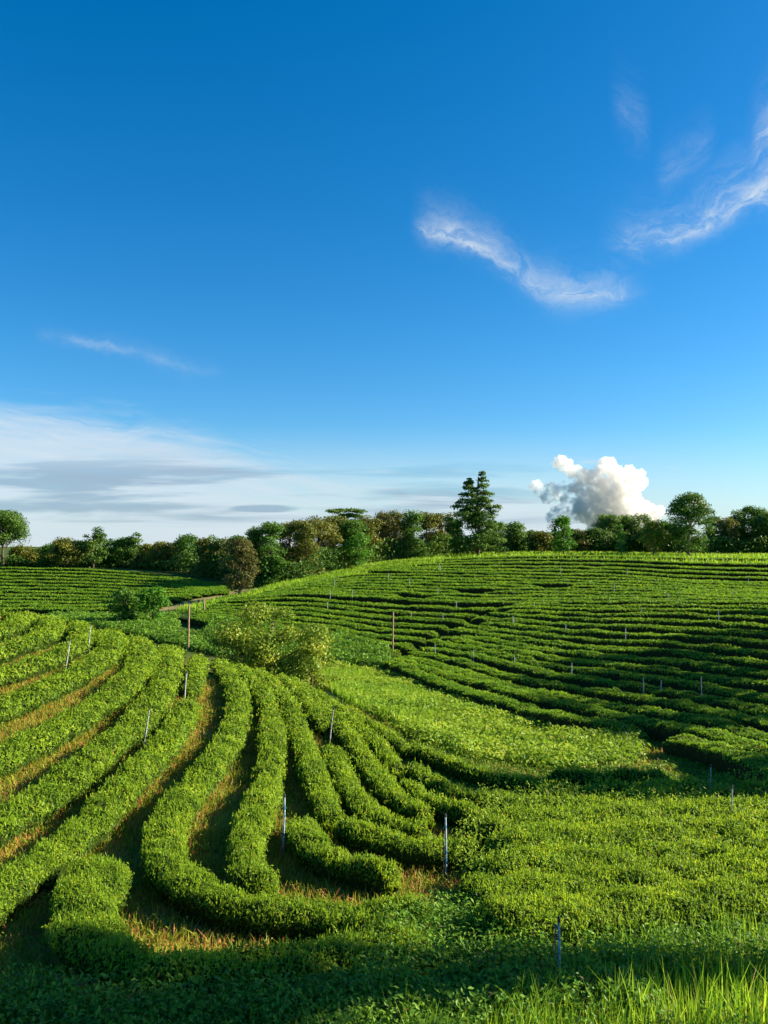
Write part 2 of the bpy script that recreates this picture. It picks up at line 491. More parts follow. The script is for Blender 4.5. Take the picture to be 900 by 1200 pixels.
TREE = {
    'dark': leaf_mat('dark tree leaf', (0.032, 0.085, 0.013), (0.080, 0.165, 0.019), (0.170, 0.265, 0.032), None, 0.25, 0.25),
    'mid': leaf_mat('mid tree leaf', (0.030, 0.090, 0.010), (0.070, 0.170, 0.014), (0.140, 0.260, 0.022), None, 0.28, 0.25),
    'bright': leaf_mat('bright tree leaf', (0.036, 0.130, 0.010), (0.080, 0.230, 0.014), (0.150, 0.320, 0.022), None, 0.3, 0.3),
    'olive': leaf_mat('olive tree leaf', (0.055, 0.085, 0.012), (0.155, 0.170, 0.022), (0.340, 0.300, 0.040), None, 0.25, 0.3, patch=0.7),
    'rust': leaf_mat('rusty tree leaf', (0.055, 0.070, 0.014), (0.135, 0.125, 0.026), (0.260, 0.205, 0.042), None, 0.2, 0.3, patch=0.7),
    'yellow': leaf_mat('yellow green tree leaf', (0.080, 0.140, 0.012), (0.180, 0.240, 0.020), (0.320, 0.340, 0.030), None, 0.3, 0.3),
    'orchard': leaf_mat('glossy orchard leaf', (0.065, 0.140, 0.012), (0.200, 0.280, 0.022), (0.460, 0.460, 0.050), None, 0.28, 0.8, rough=0.4),
}
M['wood'] = finish(new_mat('weathered wood'), mixc(sstep(noise(wpos(), 12.0, 4, 0.7), 0.35, 0.7), (0.22, 0.14, 0.085), (0.42, 0.29, 0.18)), 0.85, 0, 0.15)
M['pipe_white'] = finish(new_mat('pale pipe'), mixc(sstep(noise(wpos(), 14.0, 3, 0.6), 0.4, 0.62), (0.50, 0.52, 0.54), (0.22, 0.20, 0.19)), 0.6, 0, 0.3)
M['pipe_grey'] = finish(new_mat('dusty pipe'), (0.36, 0.38, 0.40), 0.6, 0, 0.3)
M['pipe_blue'] = finish(new_mat('blue pipe'), mixc(sstep(noise(wpos(), 11.0, 3, 0.6), 0.42, 0.56), (0.06, 0.24, 0.42), (0.42, 0.50, 0.55)), 0.45, 0, 0.4)
M['black'] = finish(new_mat('black plastic'), (0.02, 0.02, 0.022), 0.5, 0, 0.4)
M['water'] = finish(new_mat('pond water'), (0.02, 0.035, 0.03), 0.06, 0, 0.6)
M['path'] = finish(new_mat('dirt track'), mixc(sstep(noise(wpos(), 1.2, 5, 0.7), 0.38, 0.64), (0.15, 0.15, 0.045), (0.27, 0.21, 0.10)), 0.95, 0, 0.1)

# ------------------------------------------------------------------ the land: one sheet to the horizon


def land():
    ys = np.r_[np.array([-4000, -2000, -900, -400, -200, -100, -60, -35, -20, -12]),
               np.arange(-8, 30, 0.35), np.arange(30, 70, 0.6), np.arange(70, 160, 1.3), np.geomspace(160, 9000, 45)]
    us = np.concatenate([-np.geomspace(8.0, 0.9, 16), np.linspace(-0.85, 0.85, 230), np.geomspace(0.9, 8.0, 16)])
    Yg, Ug = np.meshgrid(ys, us, indexing='ij')
    W = np.maximum(np.abs(Yg), 0) + 12
    Xg = Ug * W * 0.75
    Z = gz(Xg, Yg)
    ny, nx = Xg.shape
    v = np.stack([Xg, Yg, Z], 2).reshape(-1, 3)
    i = (np.arange(ny - 1)[:, None] * nx + np.arange(nx - 1)[None]).ravel()
    f = np.stack([i, i + 1, i + nx + 1, i + nx], 1)
    q = Q(); q.add(v, f, 0, None, True)
    o = q.build('ground', [M['soil'], far_soil]); tag(o, kind='structure')
    cy = Yg[:-1, :-1].ravel()
    o.data.polygons.foreach_set('material_index', (cy > 38).astype(np.int32))
    return o


far_soil = far_soil_mat()
land()

# ------------------------------------------------------------------ tea hedges
def hedge(path_px, width, label, group, height=0.8, mat='tea', extend0=0.0, extend1=0.0, dmax=60.0, dens=1.0, zoff=0.0, name='tea_hedge', world=None, wvar=0.10):
    if world is None:
        px, py = zip(*path_px)
        P = hit(px, py, 6.0, dmax)
    else: P = np.asarray(world, float)
    if extend0: d = P[0] - P[1]; P = np.vstack([P[0] + d / np.linalg.norm(d) * extend0, P])
    if extend1: d = P[-1] - P[-2]; P = np.vstack([P, P[-1] + d / np.linalg.norm(d) * extend1])
    dist = max(8.0, float(np.min(np.hypot(P[:, 0], P[:, 1]))))
    ds = np.clip(dist * 0.012, 0.16, 1.2)
    C = catmull(P, ds); n = len(C)
    T = np.gradient(C, axis=0); T /= np.maximum(np.linalg.norm(T, axis=1, keepdims=True), 1e-9)
    N = np.c_[-T[:, 1], T[:, 0]]
    seed = rng.uniform(0, 100)
    s = np.arange(n) * ds
    w = width * 0.5 * (1 + wvar * wob(s, s * 0 + seed, 3.2, 0) + wvar * 0.7 * wob(s, s * 0 + seed, 1.1, 1))
    h = height * (1 + 0.07 * wob(s, s * 0 + seed, 4.0, 2) + 0.05 * wob(s, s * 0 + seed, 1.3, 3))
    endt = np.minimum(np.minimum(s / (width * 0.5), (s[-1] - s) / (width * 0.5)), 1.0)
    endt = np.sqrt(np.clip(1 - (1 - endt) ** 2, 0.02, 1))
    w = w * (0.25 + 0.75 * endt); h = h * (0.45 + 0.55 * endt)
    # cross section, foot to foot: narrow woody foot, wide shoulders, rounded plucking table
    cs = np.array([(-.62, -.15), (-.72, .15), (-.95, .45), (-1.0, .66), (-.86, .86), (-.50, .97), (0, 1.0), (.50, .97), (.86, .86), (1.0, .66), (.95, .45), (.72, .15), (.62, -.15)])
    if mat == 'tea_far': cs = cs * np.array([1, 1.0]); cs[[0, 1, 2, -3, -2, -1], 0] = [-.8, -.82, -.9, .9, .82, .8]; cs[3] = (-1, .8); cs[4] = (-.93, .95); cs[-4] = (1, .8); cs[-5] = (.93, .95)
    k = len(cs)
    X = C[:, 0:1] + N[:, 0:1] * w[:, None] * cs[None, :, 0]
    Y = C[:, 1:2] + N[:, 1:2] * w[:, None] * cs[None, :, 0]
    zc = gz(C[:, 0], C[:, 1]); zl = gz(X[:, 0], Y[:, 0]); zr = gz(X[:, -1], Y[:, -1])
    t = (cs[:, 0] + 1) / 2
    base = zl[:, None] * (1 - t) + zr[:, None] * t
    # the top of the row follows the land but lies a little flatter than it
    base = base * 0.75 + zc[:, None] * 0.25
    Z = base + h[:, None] * cs[None, :, 1] + zoff
    lump = height * (0.10 * wob(X, Y, 0.8, 2) + 0.06 * wob(X, Y, 0.33, 3)) * (cs[None, :, 1] > 0.3)
    sw = 0.05 * wob(X + 9, Y, 0.6, 1) * np.sign(cs[None, :, 0]); X = X + N[:, 0:1] * sw; Y = Y + N[:, 1:2] * sw
    Z = Z + lump
    V = np.stack([X, Y, Z], 2)
    q = Q()
    i = (np.arange(n - 1)[:, None] * k + np.arange(k - 1)[None]).ravel()
    shrink = V.copy(); ctr = np.stack([C[:, 0], C[:, 1], zc + h * 0.45], 1)[:, None]
    shrink = ctr + (V - ctr) * 0.93
    q.add(shrink.reshape(-1, 3), np.stack([i, i + k, i + k + 1, i + 1], 1), 0, None, True)
    # leaves over the shoulders and the top
    mid = C[n // 2]; D = np.hypot(C[:, 0], C[:, 1])
    lsz = np.clip(0.0036 * D, 0.050, 0.42)                      # leaf (or shoot) size grows with distance
    if mat == 'tea_far': lsz = np.clip(0.0024 * D, 0.08, 0.26)
    area = ds * (w * 2 + h * (0.3 if mat == 'tea_far' else 1.1))
    cnt = rng.poisson(np.maximum(area / (lsz ** 2 * 0.42) * 1.45 * dens, 0))
    idx = np.repeat(np.arange(n), cnt); m_ = len(idx)
    fs = np.clip(idx + rng.random(m_) - 0.0, 0, n - 1.001); i0 = fs.astype(int); ft = (fs - i0)[:, None]
    # more leaves on top, few low on the flanks
    pr = np.array([.03, .12, .5, .9, 1.1, 1.35, 1.35, 1.1, .9, .5, .12, .03]); pr = pr * (np.array([0, 0, .03, .5, 1, 1, 1, 1, .5, .03, 0, 0]) if mat == 'tea_far' else 1); pr /= pr.sum()
    jj = rng.choice(k - 1, m_, p=pr); gt = rng.random(m_)[:, None]
    A = V[i0, jj] * (1 - gt) + V[i0, jj + 1] * gt; B = V[i0 + 1, jj] * (1 - gt) + V[i0 + 1, jj + 1] * gt
    pos = A * (1 - ft) + B * ft
    csn = np.array([(-1, -.2), (-1, 0), (-1, .1), (-.9, .5), (-.5, .9), (-.15, 1), (.15, 1), (.5, .9), (.9, .5), (1, .1), (1, 0), (1, -.2)])
    nn = np.stack([N[i0, 0] * csn[jj, 0], N[i0, 1] * csn[jj, 0], csn[jj, 1]], 1)
    L = lsz[i0]
    out = np.abs(rng.normal(0, 1, m_)) * 0.05 * np.clip(D[i0] / 20, .8, 2.0) - 0.03
    if mat == 'tea_far': out = out * 0.35 - 0.01
    pos = pos + nn * out[:, None] + rng.normal(0, 0.02, (m_, 3))
    nr = nn * 0.9 + rng.normal(0, 0.62 if mat == 'tea' else 0.45, (m_, 3))
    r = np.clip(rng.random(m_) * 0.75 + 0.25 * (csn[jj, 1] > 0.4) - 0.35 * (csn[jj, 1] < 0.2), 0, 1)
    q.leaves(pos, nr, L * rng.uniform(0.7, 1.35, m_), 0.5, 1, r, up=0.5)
    # young shoots standing up out of the table, which break the outline
    if dist < 45 and mat == 'tea':
        sel = (csn[jj, 1] > 0.45) & (rng.random(m_) < 0.26 * ss(D[i0], 34, 16)); ps = pos[sel]; ks = len(ps)
        lean_ = rng.normal(0, .35, (ks, 3)); ax = np.c_[lean_[:, :2], np.ones(ks)]; hh = L[sel] * rng.uniform(.7, 1.6, ks)
        side = np.cross(ax, rng.normal(size=(ks, 3)))
        q.leaves(ps + ax * (hh * .5)[:, None], side, hh * 1.1, 0.30, 1, np.clip(rng.random(ks) * .6 + .4, 0, 1), up=4)
    loc = (C[n // 2, 0], C[n // 2, 1], float(zc[n // 2]))
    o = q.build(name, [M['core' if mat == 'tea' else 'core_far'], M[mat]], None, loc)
    tag(o, label, 'tea hedge', group)
    HEDGES.append((C, w))
    return o


HEDGES = []


def far_hit(xs, ys, dmin=70.0, dmax=230.0):
    return hit(xs, ys, dmin, dmax)


ORD = ['first', 'second', 'third', 'fourth', 'fifth', 'sixth', 'seventh', 'eighth', 'ninth', 'tenth', 'eleventh', 'twelfth', 'thirteenth',
       'fourteenth', 'fifteenth', 'sixteenth', 'seventeenth', 'eighteenth', 'nineteenth', 'twentieth']
GN = 'curving tea hedges on the near slope'
NEAR = [
    ([(14, 708), (-10, 712), (-60, 724)], 1.25, 4, 0, 'short piece of tea hedge at the very top left of the near slope crest'),
    ([(30, 711), (24, 719), (10, 728), (-15, 735), (-60, 746)], 1.3, 4, 0, 'tea hedge second from the upper left end of the near crest'),
    ([(61, 718), (58, 730), (42, 741), (18, 750), (-10, 758), (-60, 770)], 1.4, 4, 0, 'tea hedge above the row with the two white pipes, upper left near slope'),
    ([(94, 725), (94, 742), (76, 755), (48, 766), (18, 775), (-10, 782), (-60, 796)], 1.4, 4, 0, 'tea hedge behind the two white pipes near the crest on the left'),
    ([(129, 735), (130, 750), (114, 765), (86, 781), (52, 797), (20, 810), (-10, 820), (-60, 838)], 1.65, 4, 0, 'broad tea hedge just in front of the two white pipes near the crest'),
    ([(161, 746), (167, 765), (150, 789), (121, 810), (88, 831), (53, 848), (15, 865), (-30, 884)], 1.6, 4, 0, 'tea hedge one row left of the pale pipe halfway down the near slope'),
    ([(198, 758), (196, 783), (182, 808), (160, 835), (126, 862), (88, 889), (48, 915), (12, 936), (-30, 958)], 1.45, 4, 0, 'tea hedge passing left of the pale pipe halfway down the near slope'),
    ([(232, 768), (230, 786), (222, 798)], .95, 4, 0, 'short stub of tea hedge at the crest right behind the slanted pipe'),
    ([(221, 814), (208, 838), (187, 864), (161, 890), (136, 915), (104, 944), (70, 971), (34, 998), (4, 1019), (-40, 1046)], 1.35, 0, 0, 'long tea hedge with a wide orange grass bank along its right side'),
    ([(120, 984), (112, 1010), (98, 1040), (108, 1072), (160, 1096), (250, 1104), (340, 1094), (430, 1080), (500, 1070)], 1.45, 0, 0, 'shaded tea hedge hooking round at its rounded left end, nearest row at the lower left'),
    ([(266, 779), (277, 798), (279, 822), (270, 850), (250, 880), (222, 910), (202, 938), (192, 965), (198, 992), (222, 1014), (262, 1030), (310, 1036), (370, 1040), (440, 1044), (510, 1040)], 1.2, 4, 0, 'long tea hedge running from the crest, turning right above the shaded front row'),
    ([(291, 786), (308, 804), (318, 832), (319, 862), (316, 890), (307, 920), (297, 948), (288, 975), (295, 1000), (318, 1012)], 1.1, 4, 0, 'tea hedge ending in a rounded bush just left of the tall blue pipe'),
    ([(318, 793), (335, 811), (348, 838), (357, 864), (368, 893), (380, 920), (390, 942)], .95, 4, 0, 'tea hedge running down from the crest, its lower end right of the tall blue pipe'),
    ([(349, 940), (360, 962), (378, 983), (411, 992), (440, 999), (462, 1006)], 1.0, 0, 0, 'short bent tea hedge beginning beside the tall blue pipe'),
    ([(346, 801), (366, 820), (378, 840)], .85, 4, 0, 'short upper tea hedge ending at the white pipe below the orchard tree'),
    ([(388, 866), (399, 888), (411, 912), (428, 931), (448, 944), (474, 952), (505, 957)], .9, 0, 0, 'tea hedge starting just below the white pipe on the right flank of the near slope'),
    ([(402, 947), (424, 958), (456, 966), (490, 972), (528, 972), (568, 974)], 1.0, 0, 0, 'tea hedge with a dark woody face just behind the pipe in the middle foreground'),
    ([(362, 806), (388, 829), (406, 849), (422, 868), (438, 888), (454, 912), (476, 928), (502, 940)], .85, 4, 0, 'tea hedge one row right of the slanted white pipe on the right flank'),
    ([(381, 814), (407, 832), (430, 851), (451, 871), (466, 890)], .8, 3, 0, 'tea hedge two rows right of the white pipe, ending in a bright tuft'),
    ([(400, 821), (424, 833), (451, 849), (472, 866)], .75, 3, 0, 'outermost tea hedge beside the tall grass on the right flank of the near slope'),
    ([(480, 864), (517, 879), (550, 891), (590, 899), (630, 902)], .85, 0, 0, 'shaded tea hedge directly below the tall weeds of the hollow'),
    ([(478, 886), (506, 900), (534, 913), (568, 920), (610, 918)], .85, 0, 0, 'shaded tea hedge, second below the tall weeds of the hollow'),
    ([(474, 905), (498, 921), (525, 933), (556, 941), (585, 944)], .85, 0, 0, 'shaded tea hedge, third below the tall weeds, beside the bare reddish patch'),
    ([(640, 896), (690, 898), (740, 896), (780, 894)], .85, 0, 0, 'low dark tea hedge just in front of the bare brown ground at the hollow'),
    ([(625, 913), (690, 915), (760, 912), (815, 904)], .85, 0, 0, 'low shaded tea hedge ending at the small pipe on the right of the hollow'),
    ([(590, 924), (660, 927), (740, 924), (800, 917)], .85, 0, 0, 'low dark tea hedge in the middle of the shaded band below the hollow'),
    ([(650, 930), (720, 932), (800, 926), (870, 915), (960, 905)], .95, 0, 0, 'low shaded tea hedge passing in front of the small pipe on the right'),
]
for pts, w, e0, e1, lab in NEAR:
    hedge(pts, w * ((0.66 if pts[0][1] < 800 else 0.57) if pts[-1][0] < 0 else 0.60), lab, GN, 0.55, 'tea', e0, e1, wvar=0.15)
GF = 'tea hedges merging on the right foreground'
FRONT = [
    ([(560, 958), (650, 952), (760, 947), (860, 940), (980, 932)], 1.5, 'sunlit tea hedge behind all others of the right foreground, by the white pipe'),
    ([(575, 982), (680, 974), (800, 966), (980, 956)], 1.6, 'sunlit tea hedge, second from the back in the right foreground'),
    ([(560, 1008), (640, 1001), (760, 992), (980, 978)], 1.3, 'sunlit tea hedge, third from the back in the right foreground'),
    ([(540, 1036), (640, 1028), (780, 1016), (980, 1002)], 1.2, 'tea hedge, fourth from the back in the right foreground, grass blades before it'),
    ([(550, 1066), (650, 1058), (780, 1044), (980, 1024)], 1.0, 'shaded tea hedge nearest the tall grass on the right foreground'),
]
for pts, w, lab in FRONT:
    hedge(pts, w, lab, GF, 0.72, 'tea', 0, 0)

# ---- the terraced hill on the right
GH = 'terraced tea hedges on the right hill'


def lerp_guides(g0, g1, t, xs):
    a = np.interp(xs, *zip(*g0)); b = np.interp(xs, *zip(*g1)); return a * (1 - t) + b * t


R0 = [(780, 862), (822, 869), (856, 880), (886, 893), (930, 912)]
R2 = [(452, 774), (484, 786), (529, 803), (573, 816), (607, 826), (660, 840), (733, 847)]
R2b = [(458, 771), (507, 785), (573, 802), (636, 819), (700, 832), (767, 846), (833, 859), (900, 881), (980, 908)]
R3 = [(469, 769), (507, 777), (573, 797), (640, 812), (700, 822), (767, 834), (833, 845), (900, 864), (980, 890)]
R4 = [(480, 764), (529, 772), (573, 785), (640, 801), (700, 809), (789, 823), (833, 831), (900, 846), (980, 868)]
R5 = [(493, 758), (529, 763), (573, 772), (640, 788), (700, 796), (789, 811), (833, 819), (900, 832), (980, 850)]
RT = [(600, 706), (700, 708), (800, 706), (900, 708), (980, 711)]
RIGHTH = [(R0, 'lowest short tea hedge of the right hill, above the small pipe at the right edge'),
          (R2, 'tea hedge along the foot of the right hill beside the sunlit weeds'),
          (R2b, 'lowest long tea hedge of the right hill reaching the right edge of the photo'),
          (R3, 'second long tea hedge up from the foot of the right hill'),
          (R4, 'third long tea hedge up from the foot of the right hill'),
          (R5, 'fourth long tea hedge up from the foot, just below the three pipes')]
for g, lab in RIGHTH:
    hedge(g, 1.0, lab, GH, 0.8, 'tea_far', dmax=120)
# eleven more up to the dark seam, each starting on the slanting footpath
nR = 12
for i in range(1, nR):
    t = 1 - (1 - i / nR) ** 1.45
    x0 = 500 + 100 * (i / nR) + (12 if i % 3 == 0 else -6 if i % 3 == 1 else 0)
    xs = np.linspace(x0, 980, 14)
    ga = [(480, 752)] + R5[1:] ; gb = [(480, 704)] + RT
    ys = lerp_guides(ga, gb, t, xs) + 1.4 * wob(xs, xs * 0 + i * 31.0, 260, 1) * (1 - t * 0.6)
    hedge(list(zip(xs, ys)), 1.05 + 0.1 * t + rng.uniform(-.12, .12), f'tea hedge on the right hill, {ORD[i - 1]} above the row of three pipes', GH, 0.8, 'tea_far', dmax=160)
# the left half of the hill, between the seam and the bushes of the hollow
T1 = [(236, 704), (300, 699), (350, 696), (401, 700), (470, 705), (550, 708), (610, 706)]
T0 = [(232, 724), (267, 731), (311, 738), (360, 745), (400, 752), (440, 762), (470, 766)]
nL = 8
ends = [474, 492, 507, 520, 534, 556, 572, 596]
for i in range(nL):
    t = (i + 0.3) / nL
    xs = np.linspace(222 + 4 * i, ends[i] - 6, 14)
    g0 = T0 + [(540, 772), (600, 776)]
    ys = lerp_guides(g0, T1 + [(700, 708)], t ** 0.9, xs) + 0.8 * wob(xs, xs * 0 + i * 17.0, 240, 2)
    hedge(list(zip(xs, ys)), 1.25, f'hill tea hedge left of the footpath, {ORD[i]} above the bushes of the hollow', GH, 0.7, 'tea_far', dmax=160)
# the upper half: seam to the second dark line, then the bright crest
T2 = [(300, 690), (345, 680), (400, 671), (434, 667), (500, 668), (550, 669), (620, 670), (713, 672), (820, 679), (980, 684)]
T1b = [(236, 704), (300, 699), (350, 694), (401, 698), (470, 703), (550, 706), (700, 706), (800, 704), (980, 708)]
nU = 10
for i in range(1, nU):
    t = i / nU
    xs = np.linspace(250 + 11 * i, 980, 26)
    ys = lerp_guides(T1b, T2, t, xs) + 0.6 * wob(xs, xs * 0 + i * 57.0, 300, 3)
    brk = 560 + 90 * math.sin(i * 2.4)
    for part, seg in (((', left part', xs < brk), (', right part', xs > brk + 9)) if i in (2, 4, 6) else (('', xs > 0),)):
        hedge(list(zip(xs[seg], ys[seg])), 1.3 + 0.2 * t + rng.uniform(-.15, .25), f'tea hedge high on the right hill, {ORD[i - 1]} above the dark seam{part}', GH, 0.6, 'tea_far', dmax=190)
TT = [(340, 676), (400, 663), (450, 656), (500, 653), (550, 650), (620, 647.5), (700, 647.5), (800, 649.5), (980, 651)]
for i in range(0, 6):
    t = (i + 0.15) / 6
    xs = np.linspace(352 + 9 * i, 980, 24)
    ys = lerp_guides(T2, TT, t, xs) + 0.4 * wob(xs, xs * 0 + i * 77.0, 280, 0)
    hedge(list(zip(xs, ys)), 1.9, f'bright tea hedge on the crest of the right hill, {ORD[i]} above the upper dark line', GH, 0.5, 'tea_far', dmax=200)
# ---- the field far on the left
GL = 'tea hedges on the far left field'
B0 = [(-60, 709), (0, 710), (100, 711), (170, 711), (240, 704), (300, 696)]
B1 = [(-60, 663), (0, 663), (100, 665), (190, 672), (268, 686), (300, 690)]
for i in range(13):
    t = i / 12.5
    xs = np.linspace(-60, 178 + 88 * min(1, t * 1.6), 12)
    ys = lerp_guides(B0, B1, t, xs)
    hedge(list(zip(xs, ys)), 1.7, f'distant tea hedge on the far left field, {ORD[i]} above the tan track', GL, 0.55, 'tea_far', dmax=220, world=far_hit(xs, ys))

# ------------------------------------------------------------------ trees


def tree(px, top, wpx, D, shape='round', color='mid', label='', group=None, base=None, leaf=None, name='tree', trunk='bark', lean=0.0, dens=1.0, bare=0.22, world=None, height=None):
    if world is None:
        x, _, ztop = pd(px, top, D); y = D; ztop += 0.05 * (ztop + 6)
    else: x, y = world; ztop = None
    z0 = float(gz(x, y)) - 0.1
    H = height if height else max(2.0, ztop - z0)
    Wd = wpx / 1000 * D
    root = empty(name, (x, y, z0), 0); tag(root, label, 'tree', group)
    r0 = max(0.05, H * 0.022)
    if leaf is None: leaf = 0.0016 * D + 0.04
    cl = []           # clumps: centre, radii
    rr = Wd / 2
    nC = int(30 + 20 * min(1.6, H / 8))
    if shape == 'round':
        for _ in range(nC):
            t = rng.random() ** (0.8 if color != 'orchard' else 1.25); a = rng.uniform(0, 6.28)
            prof = math.sin(math.pi * (0.12 + 0.80 * t)) ** 0.7
            q_ = rr * prof * math.sqrt(rng.uniform(0.15, 1)) * (0.80 if color != 'orchard' else 0.95) * (1 + .16 * math.sin(a * 3 + px))
            cl.append((q_ * math.cos(a), q_ * math.sin(a), H * (bare + (0.93 - bare) * t), rr * (rng.uniform(.26, .42) if color != 'orchard' else rng.uniform(.17, .36))))
    elif shape == 'umbrella':
        for _ in range(nC):
            a = rng.uniform(0, 6.28); q_ = rr * math.sqrt(rng.random()) * 0.85; lv = rng.choice([0.74, 0.84, 0.93], p=[.25, .35, .4])
            cl.append((q_ * math.cos(a) * (1.25 - .35 * lv), q_ * math.sin(a), H * (lv - 0.06 * (q_ / rr) ** 2), rr * rng.uniform(.16, .26)))
    elif shape == 'column':
        for _ in range(nC):
            t = rng.random(); a = rng.uniform(0, 6.28)
            q_ = rr * (0.95 - 0.55 * t) * math.sqrt(rng.uniform(0.1, 1)) * 0.75
            cl.append((q_ * math.cos(a), q_ * math.sin(a), H * (bare + (0.95 - bare) * t), rr * rng.uniform(.26, .4)))
    elif shape == 'twin':
        for _ in range(150):            # two ragged leaders over a broad leafy skirt
            lead = rng.random() < 0.5; ox = -0.30 * rr if lead else 0.22 * rr; top_ = 0.90 if lead else 0.98
            t = rng.random(); a = rng.uniform(0, 6.28)
            t = min(1, abs((round(t * 8) / 8 + (0.06 if lead else 0) + rng.normal(0, .022)) if rng.random() < .6 else t)); q_ = rr * (0.88 - 0.84 * t) * rng.uniform(0.1, 1)
            cl.append((ox * (1 - .1 * t) + q_ * math.cos(a), q_ * math.sin(a), H * (0.34 + (top_ - 0.34) * t) - .10 * q_, rr * (.23 - .13 * t) * rng.uniform(.8, 1.2)))
        for _ in range(26):
            t = rng.random(); a = rng.uniform(0, 6.28); q_ = rr * 0.95 * math.sqrt(rng.random()) * (1 - 0.5 * t)
            cl.append((q_ * math.cos(a) + 0.15 * rr, q_ * math.sin(a), H * (0.06 + 0.34 * t), rr * rng.uniform(.22, .34)))
    crown = Q()
    for (cx, cy, cz, cr) in cl:
        n = int(dens * 9.0 * cr * cr / (leaf * leaf) * (0.75 if shape != 'umbrella' else 1.0)) + 8
        d = rng.normal(size=(n, 3)); d[:, 2] = np.where(rng.random(n) < 0.72, np.abs(d[:, 2]), d[:, 2]); d /= np.linalg.norm(d, axis=1, keepdims=True)
        rad = cr * rng.uniform(0.45, 1.12, n)
        flat = 0.40 if shape == 'umbrella' else 0.55 if shape == 'twin' else 0.80
        p = np.array([cx, cy, cz]) + d * rad[:, None] * np.array([1, 1, flat])
        cb = rng.uniform(-0.22, 0.22)
        crown.leaves(p, d + rng.normal(0, 0.55, (n, 3)), leaf * rng.uniform(0.7, 1.5, n), 0.62, 0, np.clip(rng.random(n) * 0.8 + 0.1 + cb, 0, 1))
    crown.build('crown', TREE[color], root)
    tr = Q()
    topz = H * (0.80 if shape != 'twin' else 0.93)
    zz = np.linspace(-0.3, topz, 9); wx = 0.03 * H * wob(zz, zz * 0 + px, H, 0) + lean * zz; wy = 0.02 * H * wob(zz, zz * 0 + px + 9, H, 1)
    tr.tube(np.c_[wx, wy, zz], np.linspace(r0 * 1.25, r0 * 0.35, 9), 7)
    for k_ in rng.choice(len(cl), min(len(cl), 12), replace=False):
        cx, cy, cz, cr = cl[k_]; s0 = max(H * 0.12, cz - 0.30 * H * rng.uniform(.6, 1.2)); ax = np.interp(s0, zz, wx); ay = np.interp(s0, zz, wy)
        mid = ((ax + cx) / 2 + rng.normal(0, .02 * H), (ay + cy) / 2, (s0 + cz) / 2 - 0.02 * H)
        tr.tube([(ax, ay, s0), mid, (cx, cy, cz)], [r0 * .5, r0 * .35, r0 * .12], 5)
    tr.build('trunk', M[trunk], root)
    return root


GT = 'trees of the tree line behind the fields'
SPECIAL = [  # px, top, width px, distance, shape, colour, label
    (4, 604, 62, 158, 'round', 'dark', 'open dark tree with a spreading crown at the left edge of the photo', 'bark'),
    (110, 621, 36, 156, 'round', 'dark', 'tall dark green round tree above the far left field', 'bark'),
    (77, 636, 46, 155, 'round', 'olive', 'broad olive yellow tree left of the tall dark green round tree', 'bark'),
    (281, 636, 50, 104, 'round', 'rust', 'brownish tree standing alone at the end of the tan track', 'bark'),
    (405, 597, 54, 156, 'umbrella', 'dark', 'flat topped tree rising above the middle of the tree line', 'bark'),
    (418, 628, 33, 132, 'round', 'bright', 'small vivid green round tree below the flat topped tree', 'bark'),
    (559, 558, 68, 146, 'twin', 'dark', 'tallest tree of the skyline, dark and ragged with two tops', 'bark'),
    (536, 612, 24, 147, 'column', 'bright', 'fresh green narrow tree just left of the tallest tree', 'bark'),
    (660, 609, 34, 146, 'round', 'bright', 'bright green rounded tree standing in front below the grey cloud', 'bark'),
    (727, 618, 19, 146, 'column', 'bright', 'slender light green young tree in front of dark ones below the tall cloud', 'pale_bark'),
    (766, 614, 30, 146, 'round', 'yellow', 'small yellow green tree with a pale trunk left of the large right tree', 'pale_bark'),
    (808, 585, 57, 145, 'round', 'mid', 'large full green tree with forked pale trunk on the right of the crest', 'pale_bark'),
]
for (px, top, w, D, sh, co, lab, bk) in SPECIAL:
    dens = 0.9 if sh == 'umbrella' else 1.5 if sh == 'twin' else 1.15
    t_ = tree(px, top, w, D, sh, co, lab, GT, trunk=bk, dens=dens, bare=0.42 if px < 20 else 0.10 if D > 120 and sh != 'column' else 0.10)
LINE = [  # px, top, width, colour, shape : the wood itself from left to right
    (28, 644, 26, 'olive'), (48, 648, 24, 'dark'), (60, 642, 24, 'mid'), (92, 640, 24, 'dark'), (131, 637, 32, 'dark'), (146, 634, 24, 'mid'), (157, 631, 24, 'dark'),
    (172, 640, 30, 'olive'), (190, 639, 30, 'olive'), (207, 640, 28, 'rust'), (222, 633, 34, 'mid'), (240, 636, 28, 'olive'), (254, 634, 26, 'dark'), (268, 638, 30, 'olive'), (282, 632, 28, 'dark'),
    (300, 622, 34, 'dark'), (318, 619, 36, 'mid'), (340, 615, 38, 'olive'), (358, 617, 32, 'olive'), (373, 611, 38, 'olive'), (392, 612, 34, 'olive'), (412, 615, 32, 'mid'), (428, 610, 34, 'olive'), (446, 606, 36, 'rust'),
    (464, 605, 36, 'olive'), (482, 608, 32, 'mid'), (499, 606, 36, 'olive'), (517, 605, 34, 'olive'), (531, 612, 26, 'dark'), (582, 616, 30, 'mid'), (603, 621, 30, 'dark'), (620, 627, 24, 'olive'),
    (635, 626, 26, 'olive'), (648, 628, 24, 'dark'), (679, 624, 28, 'rust'), (696, 619, 30, 'dark'), (713, 608, 32, 'dark'), (731, 611, 30, 'dark'), (748, 610, 32, 'dark'), (762, 616, 28, 'olive'), (779, 613, 26, 'mid'),
    (838, 608, 30, 'dark'), (853, 612, 30, 'olive'), (868, 605, 34, 'dark'), (882, 601, 32, 'mid'), (898, 606, 34, 'dark'), (918, 600, 40, 'dark'), (945, 606, 40, 'olive'), (-20, 640, 36, 'mid'), (-50, 636, 40, 'olive'),
]
